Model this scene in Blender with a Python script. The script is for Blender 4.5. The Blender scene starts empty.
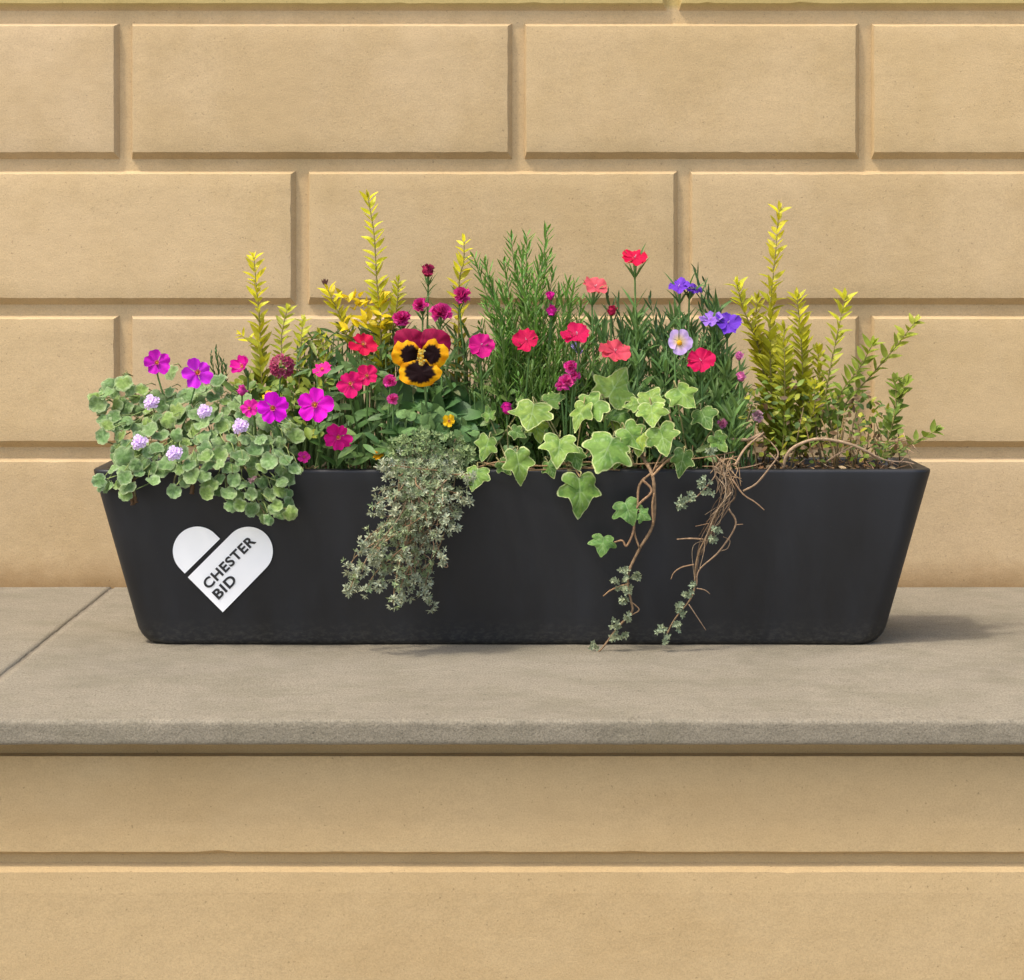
import bpy, math, random
from mathutils import Vector, noise, Matrix
random.seed(7)
R = math.radians
F = 2370.0; D0 = 2.86; H = 0.4525; CX = 512.0; HY = 270.0
S = D0 / F                         # metres covered by one pixel at the planter's front
def P(px, py, y=0.0):
    D = y + D0
    return Vector(((px - CX) * D / F, y, H - (py - HY) * D / F))
rnd = random.random
def U(a, b): return random.uniform(a, b)
def V(*a): return Vector(a)
scene = bpy.context.scene
col = scene.collection

# ------------------------------------------------------------------ materials
def new_mat(name):
    m = bpy.data.materials.new(name); m.use_nodes = True
    nt = m.node_tree; nt.nodes.clear()
    out = nt.nodes.new('ShaderNodeOutputMaterial')
    return m, nt, out
def N(nt, t, **kw):
    n = nt.nodes.new(t)
    for k, v in kw.items():
        if k in n.inputs: n.inputs[k].default_value = v
        else: setattr(n, k, v)
    return n
def noise_node(nt, scale, detail=4, rough=.55, vec=None):
    n = N(nt, 'ShaderNodeTexNoise', Scale=scale, Detail=detail, Roughness=rough)
    if vec is not None: nt.links.new(vec, n.inputs['Vector'])
    return n
def ramp(nt, fac, stops):
    r = nt.nodes.new('ShaderNodeValToRGB')
    el = r.color_ramp.elements
    while len(el) < len(stops): el.new(.5)
    for e, (p, c) in zip(el, stops):
        e.position = p; e.color = (c[0], c[1], c[2], 1) if not isinstance(c, (int, float)) else (c, c, c, 1)
    nt.links.new(fac, r.inputs['Fac']); return r
def mixc(nt, fac, a, b, mode='MIX'):
    m = nt.nodes.new('ShaderNodeMix'); m.data_type = 'RGBA'; m.blend_type = mode
    for s, v in ((0, fac), (6, a), (7, b)):
        if hasattr(v, 'links'): nt.links.new(v, m.inputs[s])
        elif s == 0: m.inputs[0].default_value = v
        else: m.inputs[s].default_value = (v[0], v[1], v[2], 1)
    return m.outputs[2]

def leafy(name, rough=.5, trans=.25, nscale=60, var=.25, spec=.35, bump=.15):
    m, nt, out = new_mat(name)
    at = N(nt, 'ShaderNodeAttribute', attribute_name='Col')
    geo = N(nt, 'ShaderNodeNewGeometry')
    n1 = noise_node(nt, nscale, 4, .6, geo.outputs['Position'])
    rp = ramp(nt, n1.outputs['Fac'], [(.3, 1 - var), (.7, 1 + var)])
    c = mixc(nt, 1.0, at.outputs['Color'], rp.outputs['Color'], 'MULTIPLY')
    pb = N(nt, 'ShaderNodeBsdfPrincipled', Roughness=rough)
    pb.inputs['Specular IOR Level'].default_value = spec
    nt.links.new(c, pb.inputs['Base Color'])
    n2 = noise_node(nt, nscale * 8, 3, .6, geo.outputs['Position'])
    bp = N(nt, 'ShaderNodeBump', Strength=bump, Distance=.002)
    nt.links.new(n2.outputs['Fac'], bp.inputs['Height']); nt.links.new(bp.outputs[0], pb.inputs['Normal'])
    if trans > 0:
        tr = N(nt, 'ShaderNodeBsdfTranslucent')
        nt.links.new(c, tr.inputs['Color'])
        mx = N(nt, 'ShaderNodeMixShader', Fac=trans)
        nt.links.new(pb.outputs[0], mx.inputs[1]); nt.links.new(tr.outputs[0], mx.inputs[2])
        nt.links.new(mx.outputs[0], out.inputs[0])
    else: nt.links.new(pb.outputs[0], out.inputs[0])
    return m
M_leaf = leafy('leaf_surface', .48, .28)
M_matte = leafy('downy_leaf_surface', .75, .2, 420, .22, .2, .3)
M_glossleaf = leafy('glossy_leaf_surface', .58, .25, 220, .16, .28, .3)
M_petal = leafy('petal_surface', .65, .3, 160, .12, .15, .2)
M_stem = leafy('stem_surface', .7, 0, 120, .25, .25, .3)
M_wood = leafy('dry_stem_surface', .85, 0, 200, .35, .15, .5)

def stone(name, base, vars_, grain=900, gb=.35, bigb=.25, rough=.9, stains=None, front_rough=False, dirt=None, tint=False):
    m, nt, out = new_mat(name)
    geo = N(nt, 'ShaderNodeNewGeometry'); pos = geo.outputs['Position']
    mp = N(nt, 'ShaderNodeMapping'); mp.inputs['Scale'].default_value = (1, 1, 1.8); nt.links.new(pos, mp.inputs[0])
    n1 = noise_node(nt, 3.2, 5, .6, mp.outputs[0])
    r1 = ramp(nt, n1.outputs['Fac'], [(.25, vars_[0]), (.5, base), (.78, vars_[1])])
    n2 = noise_node(nt, 38, 6, .7, mp.outputs[0])
    r2 = ramp(nt, n2.outputs['Fac'], [(.3, .90), (.7, 1.08)] if front_rough else [(.25, .92), (.75, 1.05)])
    c = mixc(nt, 1.0, r1.outputs[0], r2.outputs[0], 'MULTIPLY')
    mg = N(nt, 'ShaderNodeMapping'); mg.inputs['Scale'].default_value = (1, .28, 1) if front_rough else (1, 1, 1); nt.links.new(pos, mg.inputs[0])
    n3 = noise_node(nt, grain, 3, .7, mg.outputs[0])
    r3 = ramp(nt, n3.outputs['Fac'], [(.34, .84), (.5, 1.0), (.66, 1.10)] if not front_rough else [(.36, .68), (.5, 1.0), (.64, 1.22)])
    c = mixc(nt, .8, c, r3.outputs[0], 'MULTIPLY')
    # small pits
    n4 = noise_node(nt, 260, 2, .5, mg.outputs[0])
    r4 = ramp(nt, n4.outputs['Fac'], [(.29, .6), (.34, 1)] if front_rough else [(.26, .55), (.31, 1)])
    c = mixc(nt, .7, c, r4.outputs[0], 'MULTIPLY')
    if tint:
        at = N(nt, 'ShaderNodeAttribute', attribute_name='Col'); c = mixc(nt, 1.0, c, at.outputs['Color'], 'MULTIPLY')
    if stains:
        mp2 = N(nt, 'ShaderNodeMapping'); mp2.inputs['Scale'].default_value = stains[1]; nt.links.new(pos, mp2.inputs[0])
        n5 = noise_node(nt, stains[0], 6, .65, mp2.outputs[0])
        r5 = ramp(nt, n5.outputs['Fac'], [(.46, 0), (.60, 1)])
        c = mixc(nt, r5.outputs[0], c, mixc(nt, 1, c, stains[2], 'MULTIPLY'))
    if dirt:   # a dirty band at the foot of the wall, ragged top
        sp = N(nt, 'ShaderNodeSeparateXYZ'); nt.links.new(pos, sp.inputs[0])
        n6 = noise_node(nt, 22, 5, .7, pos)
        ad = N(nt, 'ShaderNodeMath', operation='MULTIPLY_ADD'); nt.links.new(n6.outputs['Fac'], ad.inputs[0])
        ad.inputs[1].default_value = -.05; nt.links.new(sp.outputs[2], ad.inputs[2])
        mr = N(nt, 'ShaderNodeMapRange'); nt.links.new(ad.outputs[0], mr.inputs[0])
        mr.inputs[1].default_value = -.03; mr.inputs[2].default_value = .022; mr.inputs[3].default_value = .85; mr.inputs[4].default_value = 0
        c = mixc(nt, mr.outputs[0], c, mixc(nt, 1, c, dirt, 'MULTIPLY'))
        # yellow-green algae on the course above
        mr2 = N(nt, 'ShaderNodeMapRange'); nt.links.new(sp.outputs[2], mr2.inputs[0])
        mr2.inputs[1].default_value = .825; mr2.inputs[2].default_value = .832; mr2.inputs[3].default_value = 0; mr2.inputs[4].default_value = .8
        c = mixc(nt, mr2.outputs[0], c, mixc(nt, 1, c, (.93, .97, .62), 'MULTIPLY'))
    pb = N(nt, 'ShaderNodeBsdfPrincipled', Roughness=rough)
    pb.inputs['Specular IOR Level'].default_value = .25
    nt.links.new(c, pb.inputs['Base Color'])
    nb = noise_node(nt, grain * .6, 4, .7, pos)
    b1 = N(nt, 'ShaderNodeBump', Strength=gb, Distance=.0015)
    nt.links.new(nb.outputs['Fac'], b1.inputs['Height'])
    if front_rough:
        sn = N(nt, 'ShaderNodeSeparateXYZ'); nt.links.new(geo.outputs['True Normal'], sn.inputs[0])
        mr = N(nt, 'ShaderNodeMapRange'); nt.links.new(sn.outputs[1], mr.inputs[0])
        mr.inputs[1].default_value = -.2; mr.inputs[2].default_value = -.8; mr.inputs[3].default_value = gb; mr.inputs[4].default_value = .75
        nt.links.new(mr.outputs[0], b1.inputs['Strength'])
    nb2 = noise_node(nt, 45, 5, .65, mp.outputs[0])
    b2 = N(nt, 'ShaderNodeBump', Strength=bigb, Distance=.004)
    nt.links.new(nb2.outputs['Fac'], b2.inputs['Height']); nt.links.new(b1.outputs[0], b2.inputs['Normal'])
    nt.links.new(b2.outputs[0], pb.inputs['Normal'])
    nt.links.new(pb.outputs[0], out.inputs[0])
    return m
WALLC = (.495, .362, .196)
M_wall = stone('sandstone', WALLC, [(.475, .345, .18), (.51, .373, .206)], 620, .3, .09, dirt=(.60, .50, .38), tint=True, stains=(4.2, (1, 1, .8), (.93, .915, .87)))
M_low = stone('sandstone_plinth', (.42, .302, .152), [(.405, .285, .138), (.435, .315, .163)], 600, .28, .08, stains=(3.5, (.7, 1, 1.6), (.94, .92, .88)))
M_ledge = stone('grey_paving_stone', (.208, .180, .128), [(.185, .160, .114), (.228, .198, .142)], 560, .55, .06,
                stains=(9, (1, 1.1, 1), (.88, .885, .86)), front_rough=True)
M_mortar = stone('mortar', (.19, .16, .115), [(.12, .10, .07), (.23, .20, .145)], 600, .8, .5)
M_pave = stone('street_paving', (.34, .32, .28), [(.3, .28, .25), (.38, .36, .31)], 90, .4, .2)

def planter_mat():
    m, nt, out = new_mat('charcoal_fibreglass')
    geo = N(nt, 'ShaderNodeNewGeometry'); pos = geo.outputs['Position']
    mp = N(nt, 'ShaderNodeMapping'); mp.inputs['Scale'].default_value = (6, 6, 1.6); nt.links.new(pos, mp.inputs[0])
    n1 = noise_node(nt, 3, 5, .6, mp.outputs[0])
    r1 = ramp(nt, n1.outputs['Fac'], [(.3, (.0058, .0061, .0070)), (.75, (.0118, .0128, .0154))])
    sp = N(nt, 'ShaderNodeSeparateXYZ'); nt.links.new(pos, sp.inputs[0])
    mp2 = N(nt, 'ShaderNodeMapping'); mp2.inputs['Scale'].default_value = (40, 40, 80); nt.links.new(pos, mp2.inputs[0])
    n2 = noise_node(nt, 3, 7, .75, mp2.outputs[0])
    mr = N(nt, 'ShaderNodeMapRange'); nt.links.new(sp.outputs[2], mr.inputs[0])
    mr.inputs[1].default_value = .034; mr.inputs[2].default_value = .0; mr.inputs[3].default_value = 0; mr.inputs[4].default_value = 1
    r2 = ramp(nt, n2.outputs['Fac'], [(.46, .06), (.68, 1)])
    mu = N(nt, 'ShaderNodeMath', operation='MULTIPLY'); nt.links.new(mr.outputs[0], mu.inputs[0]); nt.links.new(r2.outputs[0], mu.inputs[1])
    c = mixc(nt, mu.outputs[0], r1.outputs[0], (.05, .048, .04))
    n3 = noise_node(nt, 170, 3, .6, pos)
    r3 = ramp(nt, n3.outputs['Fac'], [(.745, 0), (.79, .5)])
    c = mixc(nt, r3.outputs[0], c, (.06, .055, .045))
    pb = N(nt, 'ShaderNodeBsdfPrincipled')
    pb.inputs['Specular IOR Level'].default_value = .42
    nt.links.new(c, pb.inputs['Base Color'])
    r4 = ramp(nt, n1.outputs['Fac'], [(.3, .42), (.7, .56)])
    nt.links.new(r4.outputs[0], pb.inputs['Roughness'])
    nb = noise_node(nt, 22, 3, .5, pos)
    b = N(nt, 'ShaderNodeBump', Strength=.08, Distance=.003); nt.links.new(nb.outputs['Fac'], b.inputs['Height'])
    nb3 = noise_node(nt, 900, 3, .5, pos)
    b2 = N(nt, 'ShaderNodeBump', Strength=.06, Distance=.001); nt.links.new(nb3.outputs['Fac'], b2.inputs['Height']); nt.links.new(b.outputs[0], b2.inputs['Normal'])
    nt.links.new(b2.outputs[0], pb.inputs['Normal'])
    nt.links.new(pb.outputs[0], out.inputs[0]); return m
M_planter = planter_mat()
def plain(name, c, rough=.5, var=.04, sc=30):
    m, nt, out = new_mat(name)
    geo = N(nt, 'ShaderNodeNewGeometry')
    n = noise_node(nt, sc, 4, .6, geo.outputs['Position'])
    r = ramp(nt, n.outputs['Fac'], [(.3, tuple(x * (1 - var) for x in c)), (.7, tuple(min(1, x * (1 + var)) for x in c))])
    pb = N(nt, 'ShaderNodeBsdfPrincipled', Roughness=rough); nt.links.new(r.outputs[0], pb.inputs['Base Color'])
    nt.links.new(pb.outputs[0], out.inputs[0]); return m
M_white = plain('white_vinyl', (.96, .955, .93), .6, .01)
M_black = plain('black_lettering', (.018, .018, .019), .5, .05)
M_soil = stone('potting_soil', (.035, .022, .013), [(.02, .013, .008), (.07, .045, .026)], 500, 1, 1)

# ------------------------------------------------------------------ mesh builder
class MB:
    def __init__(s): s.v = []; s.f = []; s.c = []
    def add(s, vs, fs, cs):
        b = len(s.v); s.v += [tuple(v) for v in vs]
        s.f += [tuple(b + i for i in f) for f in fs]
        if isinstance(cs, list): s.c += cs
        else: s.c += [cs] * len(vs)
    def build(s, name, mat, parent=None, smooth=True, label=None):
        org = Vector(ORG.get(parent.name, (0, 0, 0))) if parent else Vector()
        me = bpy.data.meshes.new(name)
        me.from_pydata([(v[0] - org.x, v[1] - org.y, v[2] - org.z) for v in s.v], [], s.f)
        a = me.color_attributes.new('Col', 'FLOAT_COLOR', 'POINT')
        flat = []
        for c in s.c: flat += [c[0], c[1], c[2], 1]
        a.data.foreach_set('color', flat)
        if smooth: me.polygons.foreach_set('use_smooth', [True] * len(me.polygons))
        me.materials.append(mat); me.update()
        o = bpy.data.objects.new(name, me); col.objects.link(o)
        if parent: o.parent = parent; ORG[o.name] = tuple(org)
        if label: o['label'] = label
        return o
ORG = {}
def tag(o, label, cat, group=None, kind=None):
    if label: o['label'] = label
    if cat: o['category'] = cat
    if group: o['group'] = group
    if kind: o['kind'] = kind
    return o
def thing(name, loc, label, cat, group=None):
    o = bpy.data.objects.new(name, None); o.empty_display_size = .02; col.objects.link(o)
    o.location = loc; ORG[o.name] = tuple(loc)
    return tag(o, label, cat, group)
def jit(c, a=.12):
    k = 1 + U(-a, a); h = U(-a, a) * .35
    return (max(0, c[0] * k * (1 + h)), max(0, c[1] * k), max(0, c[2] * k * (1 - h)))
def lerpc(a, b, t): t = max(0, min(1, t)); return tuple(a[i] * (1 - t) + b[i] * t for i in range(3))
def smoothpath(pts, n=6):
    if len(pts) < 3: return [pts[0].lerp(pts[-1], i / n) for i in range(n + 1)]
    out = []; p = [pts[0] * 2 - pts[1]] + list(pts) + [pts[-1] * 2 - pts[-2]]
    for i in range(1, len(p) - 2):
        for k in range(n):
            t = k / n; a, b, c, d = p[i - 1], p[i], p[i + 1], p[i + 2]
            out.append(.5 * ((2 * b) + (c - a) * t + (2 * a - 5 * b + 4 * c - d) * t * t + (3 * b - a - 3 * c + d) * t ** 3))
    out.append(pts[-1]); return out
def tube(mb, pts, r0, r1, c, sides=6, wob=0):
    vs = []; fs = []; n = len(pts); up = Vector((.13, .97, .2))
    for i, p in enumerate(pts):
        d = (pts[min(i + 1, n - 1)] - pts[max(i - 1, 0)])
        if d.length < 1e-9: d = Vector((0, 0, 1))
        d.normalize(); a = d.cross(up)
        if a.length < .05: a = d.cross(Vector((1, 0, 0)))
        a.normalize(); b = d.cross(a); r = (r0 + (r1 - r0) * i / max(1, n - 1)) * (1 + wob * U(-1, 1))
        for k in range(sides):
            t = 2 * math.pi * k / sides; vs.append(p + (a * math.cos(t) + b * math.sin(t)) * r)
    for i in range(n - 1):
        for k in range(sides):
            k2 = (k + 1) % sides
            fs.append((i * sides + k, i * sides + k2, (i + 1) * sides + k2, (i + 1) * sides + k))
    fs.append(tuple(range((n - 1) * sides, n * sides))); fs.append(tuple(range(sides))[::-1])
    mb.add(vs, fs, c)
def frame(d, n):
    d = d.normalized(); s = n.cross(d)
    if s.length < 1e-4: s = Vector((1, 0, .1)).cross(d)
    s.normalize(); return d, s, d.cross(s).normalized()
OVAL = lambda t: math.sin(math.pi * min(1, t * .97 + .03)) ** .8
LANCE = lambda t: (math.sin(math.pi * (.04 + .96 * t ** .75))) ** .9
def leaf(mb, p, d, n, L, W, c, segs=4, across=1, fold=.3, curl=.15, w=OVAL, edge=None, tipc=None):
    d, s, n = frame(d, n); vs = []; cs = []; fs = []; m = 2 * across + 1
    tw = U(-.25, .25)
    for i in range(segs + 1):
        t = i / segs; ww = max(.02, w(t)) * W / 2; ce = p + d * L * (t - .12 * curl * t * t) - n * curl * L * t * t
        s2 = (s + n * tw * t).normalized()
        for j in range(-across, across + 1):
            q = j / across; vs.append(ce + s2 * ww * q + n * fold * ww * abs(q))
            cc = c
            if tipc: cc = lerpc(c, tipc, t)
            if edge and abs(q) > .9: cc = edge
            cs.append(cc)
    for i in range(segs):
        for j in range(m - 1): fs.append((i * m + j, i * m + j + 1, (i + 1) * m + j + 1, (i + 1) * m + j))
    mb.add(vs, fs, cs)
def needle(mb, p, d, n, L, W, c):
    d, s, n = frame(d, n); b = U(-.12, .12) * L
    vs = [p, p + d * L * .35 - s * W * .5 + n * (b * .3), p + d * L * .35 + s * W * .5 + n * (b * .3), p + d * L * .35 + n * (W * .35 + b * .3),
          p + d * L * .75 - s * W * .38 + n * (b * .7), p + d * L * .75 + s * W * .38 + n * (b * .7), p + d * L * .75 + n * (W * .2 + b * .7), p + d * L + n * b]
    mb.add(vs, [(0, 1, 3), (0, 3, 2), (1, 4, 6, 3), (3, 6, 5, 2), (4, 7, 6), (6, 7, 5)], c)
def rdir(): 
    v = Vector((U(-1, 1), U(-1, 1), U(-1, 1)))
    return v.normalized() if v.length > .01 else Vector((0, 0, 1))
def inside(poly, x, y):
    c = False; j = len(poly) - 1
    for i in range(len(poly)):
        xi, yi = poly[i]; xj, yj = poly[j]
        if (yi > y) != (yj > y) and x < (xj - xi) * (y - yi) / (yj - yi) + xi: c = not c
        j = i
    return c
def scatter(poly, n, mind=0, tries=40):
    xs = [p[0] for p in poly]; ys = [p[1] for p in poly]; out = []
    for _ in range(n * tries):
        x, y = U(min(xs), max(xs)), U(min(ys), max(ys))
        if not inside(poly, x, y): continue
        if mind and any((x - a) ** 2 + (y - b) ** 2 < mind * mind for a, b in out): continue
        out.append((x, y))
        if len(out) >= n: break
    return out

# ------------------------------------------------------------------ setting
def sheet(name, x0, x1, y0, y1, z, mat):
    mb = MB(); mb.add([(x0, y0, z), (x1, y0, z), (x1, y1, z), (x0, y1, z)], [(0, 1, 2, 3)], (1, 1, 1))
    return mb.build(name, mat, smooth=False)
pv = sheet('pavement', -150, 150, -150, 150, -.95, M_pave); pv['kind'] = 'structure'

YW = .52; SW = (YW + D0) / F                       # wall face plane
wx = lambda px: (px - CX) * SW
wz = lambda py: H - (py - HY) * SW
def block(mb, x0, x1, z0, z1, yf, dep, ct, cb, cl, cr, step=.012, seed=0):
    nx = max(2, int((x1 - x0) / step)); nz = max(2, int((z1 - z0) / step)); vs = []; fs = []
    dy = noise.noise(Vector((seed * 3.1, .5, 0))) * .0012
    rs = random.Random(seed * 13 + 5); kk = rs.uniform(.955, 1.035); hh = rs.uniform(-.018, .018); tc = (kk * (1 + hh * .4), kk, kk * (1 - hh * 2))
    for j in range(nz + 1):
        for i in range(nx + 1):
            x = x0 + (x1 - x0) * i / nx; z = z0 + (z1 - z0) * j / nz
            q = Vector((x * 9, seed * 7.7, z * 9)); q2 = Vector((x * 70, seed, z * 70))
            y = yf + dy + noise.noise(q) * .0009 + noise.noise(q2) * .0003
            ch = max(0, noise.noise(Vector((x * 45, z * 45, seed + 9))) - .38) * .006
            if j == 0: z += noise.noise(q2) * .0007 + ch
            if j == nz: z += noise.noise(q2) * .0005 - ch * .5
            if i == 0: x += noise.noise(q2) * .0006 + ch * .6
            if i == nx: x += noise.noise(q2) * .0008 - ch
            e = min(i, nx - i, j, nz - j)
            if e == 0: y += .0012
            vs.append((x, y, z))
    for j in range(nz):
        for i in range(nx): a = j * (nx + 1) + i; fs.append((a, a + 1, a + nx + 2, a + nx + 1))
    mb.add(vs, fs, tc)
    W = nx + 1
    rows = [([k for k in range(W)], 0, -cb), ([nz * W + k for k in range(W)], 0, ct),
            ([k * W for k in range(nz + 1)], -cl, 0), ([k * W + nx for k in range(nz + 1)], cr, 0)]
    for idx, ox, oz in rows:
        a = [vs[i] for i in idx]; n = len(a); b = []
        for k, v in enumerate(a):
            t = k / (n - 1)
            if ox == 0: xx = v[0] + (-cl if k == 0 else cr if k == n - 1 else 0); zz = (z0 if oz < 0 else z1) + oz
            else: xx = (x0 if ox < 0 else x1) + ox; zz = v[2] + (-cb if k == 0 else ct if k == n - 1 else 0)
            if ox == 0 and k in (0, n - 1): xx = (x0 - cl) if k == 0 else (x1 + cr)
            if oz == 0 and k in (0, n - 1): zz = (z0 - cb) if k == 0 else (z1 + ct)
            b.append((xx, yf + dep + .0012, zz))
        f = []
        for k in range(n - 1):
            q = (k, k + 1, n + k + 1, n + k)
            if oz > 0 or ox < 0: q = q[::-1] if oz > 0 else q
            f.append(q)
        mb.add(a + b, f, tc)
mb = MB()
rows = []
P4 = 144.6
JA = [-1790, -1400, -1010, -620, -255, 123, 517, 865, 1245, 1630, 2010, 2400, 2790]       # joint centres, even courses
JB = [-1600, -1210, -830, -450, -85, 300, 683, 1060, 1440, 1820, 2210, 2600]
bed = [(-719, -593), (-572, -446), (-427, -301), (-282, -156), (-139, 3), (26, 152), (174, 298), (319, 441), (462, 590)]
sd = 0
for r, (t, b) in enumerate(bed):
    J = JA if (r % 2 == 1) else JB
    if r == 4: J = [-1600, -900, -110, 672, 1250, 1990, 2600]
    for a, c in zip(J[:-1], J[1:]):
        sd += 1; k = 1.0
        x0 = wx(a + 9.5); x1 = wx(c - 9.5)
        cb = .0105 if r < 8 else .0001
        block(mb, x0, x1, wz(b), wz(t), YW, .013, .0055, cb, .003, .0075, seed=sd)
X0, X1 = wx(-1790), wx(2400)
nb = 60
vs = []; fs = []
for j in range(41):
    for i in range(nb + 1):
        x = X0 + (X1 - X0) * i / nb; z = -.01 + (wz(-739) + .01) * j / 40
        vs.append((x, YW + .013, z))
for j in range(40):
    for i in range(nb): a = j * (nb + 1) + i; fs.append((a, a + 1, a + nb + 2, a + nb + 1))
mb.add(vs, fs, (1, 1, 1))
zt = wz(-719) + .02
mb.add([(X0, YW + .013, -.95), (X1, YW + .013, -.95), (X1, YW + .4, -.95), (X0, YW + .4, -.95),
        (X0, YW + .013, zt), (X1, YW + .013, zt), (X1, YW + .4, zt), (X0, YW + .4, zt)],
       [(4, 5, 6, 7), (1, 2, 6, 5), (0, 4, 7, 3), (2, 3, 7, 6)], (1, 1, 1))
w = mb.build('stone_wall', M_wall)
tag(w, 'sand coloured wall of large chamfered stone blocks behind the planter', 'wall')

# lower wall under the ledge
YL = -.447; SL = (YL + D0) / F; lz = lambda py: H - (py - HY) * SL
mb = MB()
LX0, LX1 = -2.9, 3.0
block(mb, LX0, LX1, lz(852), lz(756.5), YL, .014, .0015, .006, .001, .001, step=.02, seed=91)
block(mb, LX0, LX1, -.72, lz(872), YL - .002, .016, .0085, .004, .001, .001, step=.02, seed=92)
block(mb, LX0, LX1, -.949, -.74, YL - .002, .016, .0085, 0, .001, .001, step=.02, seed=93)
# fillet under the ledge, set back behind the face so the strip lies in shadow
def boxv(mb, x0, x1, y0, y1, z0, z1, c=(1, 1, 1), bev=0):
    mb.add([(x0, y0, z0), (x1, y0, z0), (x1, y1, z0), (x0, y1, z0), (x0, y0, z1), (x1, y0, z1), (x1, y1, z1), (x0, y1, z1)],
           [(0, 3, 2, 1), (4, 5, 6, 7), (0, 1, 5, 4), (1, 2, 6, 5), (2, 3, 7, 6), (3, 0, 4, 7)], c)
boxv(mb, LX0, LX1, YL + .012, YW + .01, -.95, -.0265)
pl = mb.build('plinth_wall', M_low, smooth=False)
for p in pl.data.polygons: p.use_smooth = False
tag(pl, 'smooth sandstone wall with one horizontal groove under the ledge', 'wall')

# ledge: two slabs with an open joint
lt = thing('stone_ledge', (0, .02, -.026), 'grey stone ledge with a thin diagonal joint, carrying the planter', 'ledge')
YE = -.477
def slab(x0, x1, seed):
    mb = MB(); prof = []
    # profile from back top, over the front arris, down and back under
    ys = [YW + .01] + [YW + .01 + (YE + .012 - YW - .01) * k / 60 for k in range(1, 61)]
    prof = [(y, 0) for y in ys]
    for k in range(1, 6):
        a = k / 5 * math.pi / 2; prof.append((YE + .005 - .005 * math.sin(a), -.005 + .005 * math.cos(a)))
    for k in range(1, 7): prof.append((YE, -.005 - .018 * k / 6))
    prof += [(YE + .001, -.0245), (YE + .004, -.0255), (YW, -.0255)]
    n = int((x1 - x0) / .008); m = len(prof); vs = []; fs = []
    for i in range(n + 1):
        x = x0 + (x1 - x0) * i / n
        for k, (y, z) in enumerate(prof):
            yy, zz = y, z; xx = x
            if k < 61: zz += noise.noise(Vector((x * 6, y * 6, seed))) * .0006 + noise.noise(Vector((x * 60, y * 60, seed))) * .0003
            if k > 58:
                q = Vector((x * 75, zz * 130, seed)); yy += noise.noise(q) * .0005 + noise.noise(q * 3.1) * .0007
                if 59 < k < 66: zz -= max(0, noise.noise(Vector((x * 38, seed, 3)))) * .0015
                if k > 71: zz += noise.noise(Vector((x * 30, seed, 8))) * .0006
            if i == 0: xx += noise.noise(Vector((0, y * 40, seed))) * .0012
            if i == n: xx += noise.noise(Vector((1, y * 40, seed))) * .0012
            vs.append((xx, yy, zz))
    for i in range(n):
        for k in range(m - 1): a = i * m + k; fs.append((a, a + 1, a + m + 1, a + m))
    b = len(vs)
    fs.append(tuple(range(m))[::-1]); fs.append(tuple(range(n * m, n * m + m)))
    mb.add(vs, fs, (1, 1, 1)); return mb.build('slab', M_ledge, lt)
slab(-2.9, -.5722, 1.3); slab(-.5665, 3.0, 5.1)
mb = MB(); vs = []; fs = []
for k in range(121):
    y = YE + .003 + (YW - YE) * k / 120
    for i in range(4): vs.append((-.573 + .008 * i / 3, y, -.0014 + noise.noise(Vector((i * 3, y * 160, 2))) * .0018))
for k in range(120):
    for i in range(3): a = k * 4 + i; fs.append((a, a + 1, a + 5, a + 4))
mb.add(vs, fs, (1, 1, 1)); mb.build('joint_mortar', M_mortar, lt)

# ------------------------------------------------------------------ planter
pt = thing('planter_box', (0, .08, 0), 'long tapered charcoal planter with a white heart logo, standing on the stone ledge', 'planter')
def rrect(hx, y0, y1, r, z, n=8):
    pts = []
    for cx, cy, a0 in ((hx - r, y1 - r, 0), (-hx + r, y1 - r, 90), (-hx + r, y0 + r, 180), (hx - r, y0 + r, 270)):
        for k in range(n + 1):
            a = R(a0 + 90 * k / n); pts.append((cx + r * math.cos(a), cy + r * math.sin(a), z))
    return pts
ZT = .2135; TXH = .5065; BXH = .4495
def level(z, inset):
    t = z / ZT; k = max(0, 1 - z / .022); ix = .017 * (1 - math.sqrt(max(0, 1 - k * k)))
    return rrect(BXH + (TXH - BXH) * t - inset - ix, -.020 * t + inset, .160 + .019 * t - inset, max(.004, .026 - inset * .6), z)
loops = []
for k in range(7):       # rounded foot
    a = k / 6 * math.pi / 2; loops.append(level(.006 - .006 * math.cos(a) + .0003, .004 * (1 - math.sin(a))))
# keep order bottom -> top
for k in range(1, 25): loops.append(level(.0065 + (ZT - .0115) * (k / 25) ** 1.5, 0))
for k in range(6): a = k / 5 * math.pi / 2; loops.append(level(ZT - .004 + .004 * math.sin(a), .004 * (1 - math.cos(a))))
loops.append(level(ZT, .010)); loops.append(level(ZT, .014))
for k in range(1, 5): a = k / 4 * math.pi / 2; loops.append(level(ZT - .003 * (1 - math.cos(a)), .014 + .003 * math.sin(a)))
loops.append(level(ZT - .05, .020))
m = len(loops[0]); vs = [v for l in loops for v in l]; fs = []
for i in range(len(loops) - 1):
    for k in range(m): k2 = (k + 1) % m; fs.append((i * m + k, i * m + k2, (i + 1) * m + k2, (i + 1) * m + k))
fs.append(tuple(range(m))[::-1]); fs.append(tuple(range((len(loops) - 1) * m, len(loops) * m)))
vs = [(v[0], v[1] + noise.noise(Vector((v[0] * 3, 0, v[2] * 6))) * .0008 * (1 if v[1] < .02 else 0), v[2] + (noise.noise(Vector((v[0] * 5, 2, 0))) * .0006 if v[2] > .2 else 0)) for v in vs]
mb = MB(); mb.add(vs, fs, (1, 1, 1)); mb.build('planter_body', M_planter, pt)

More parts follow.
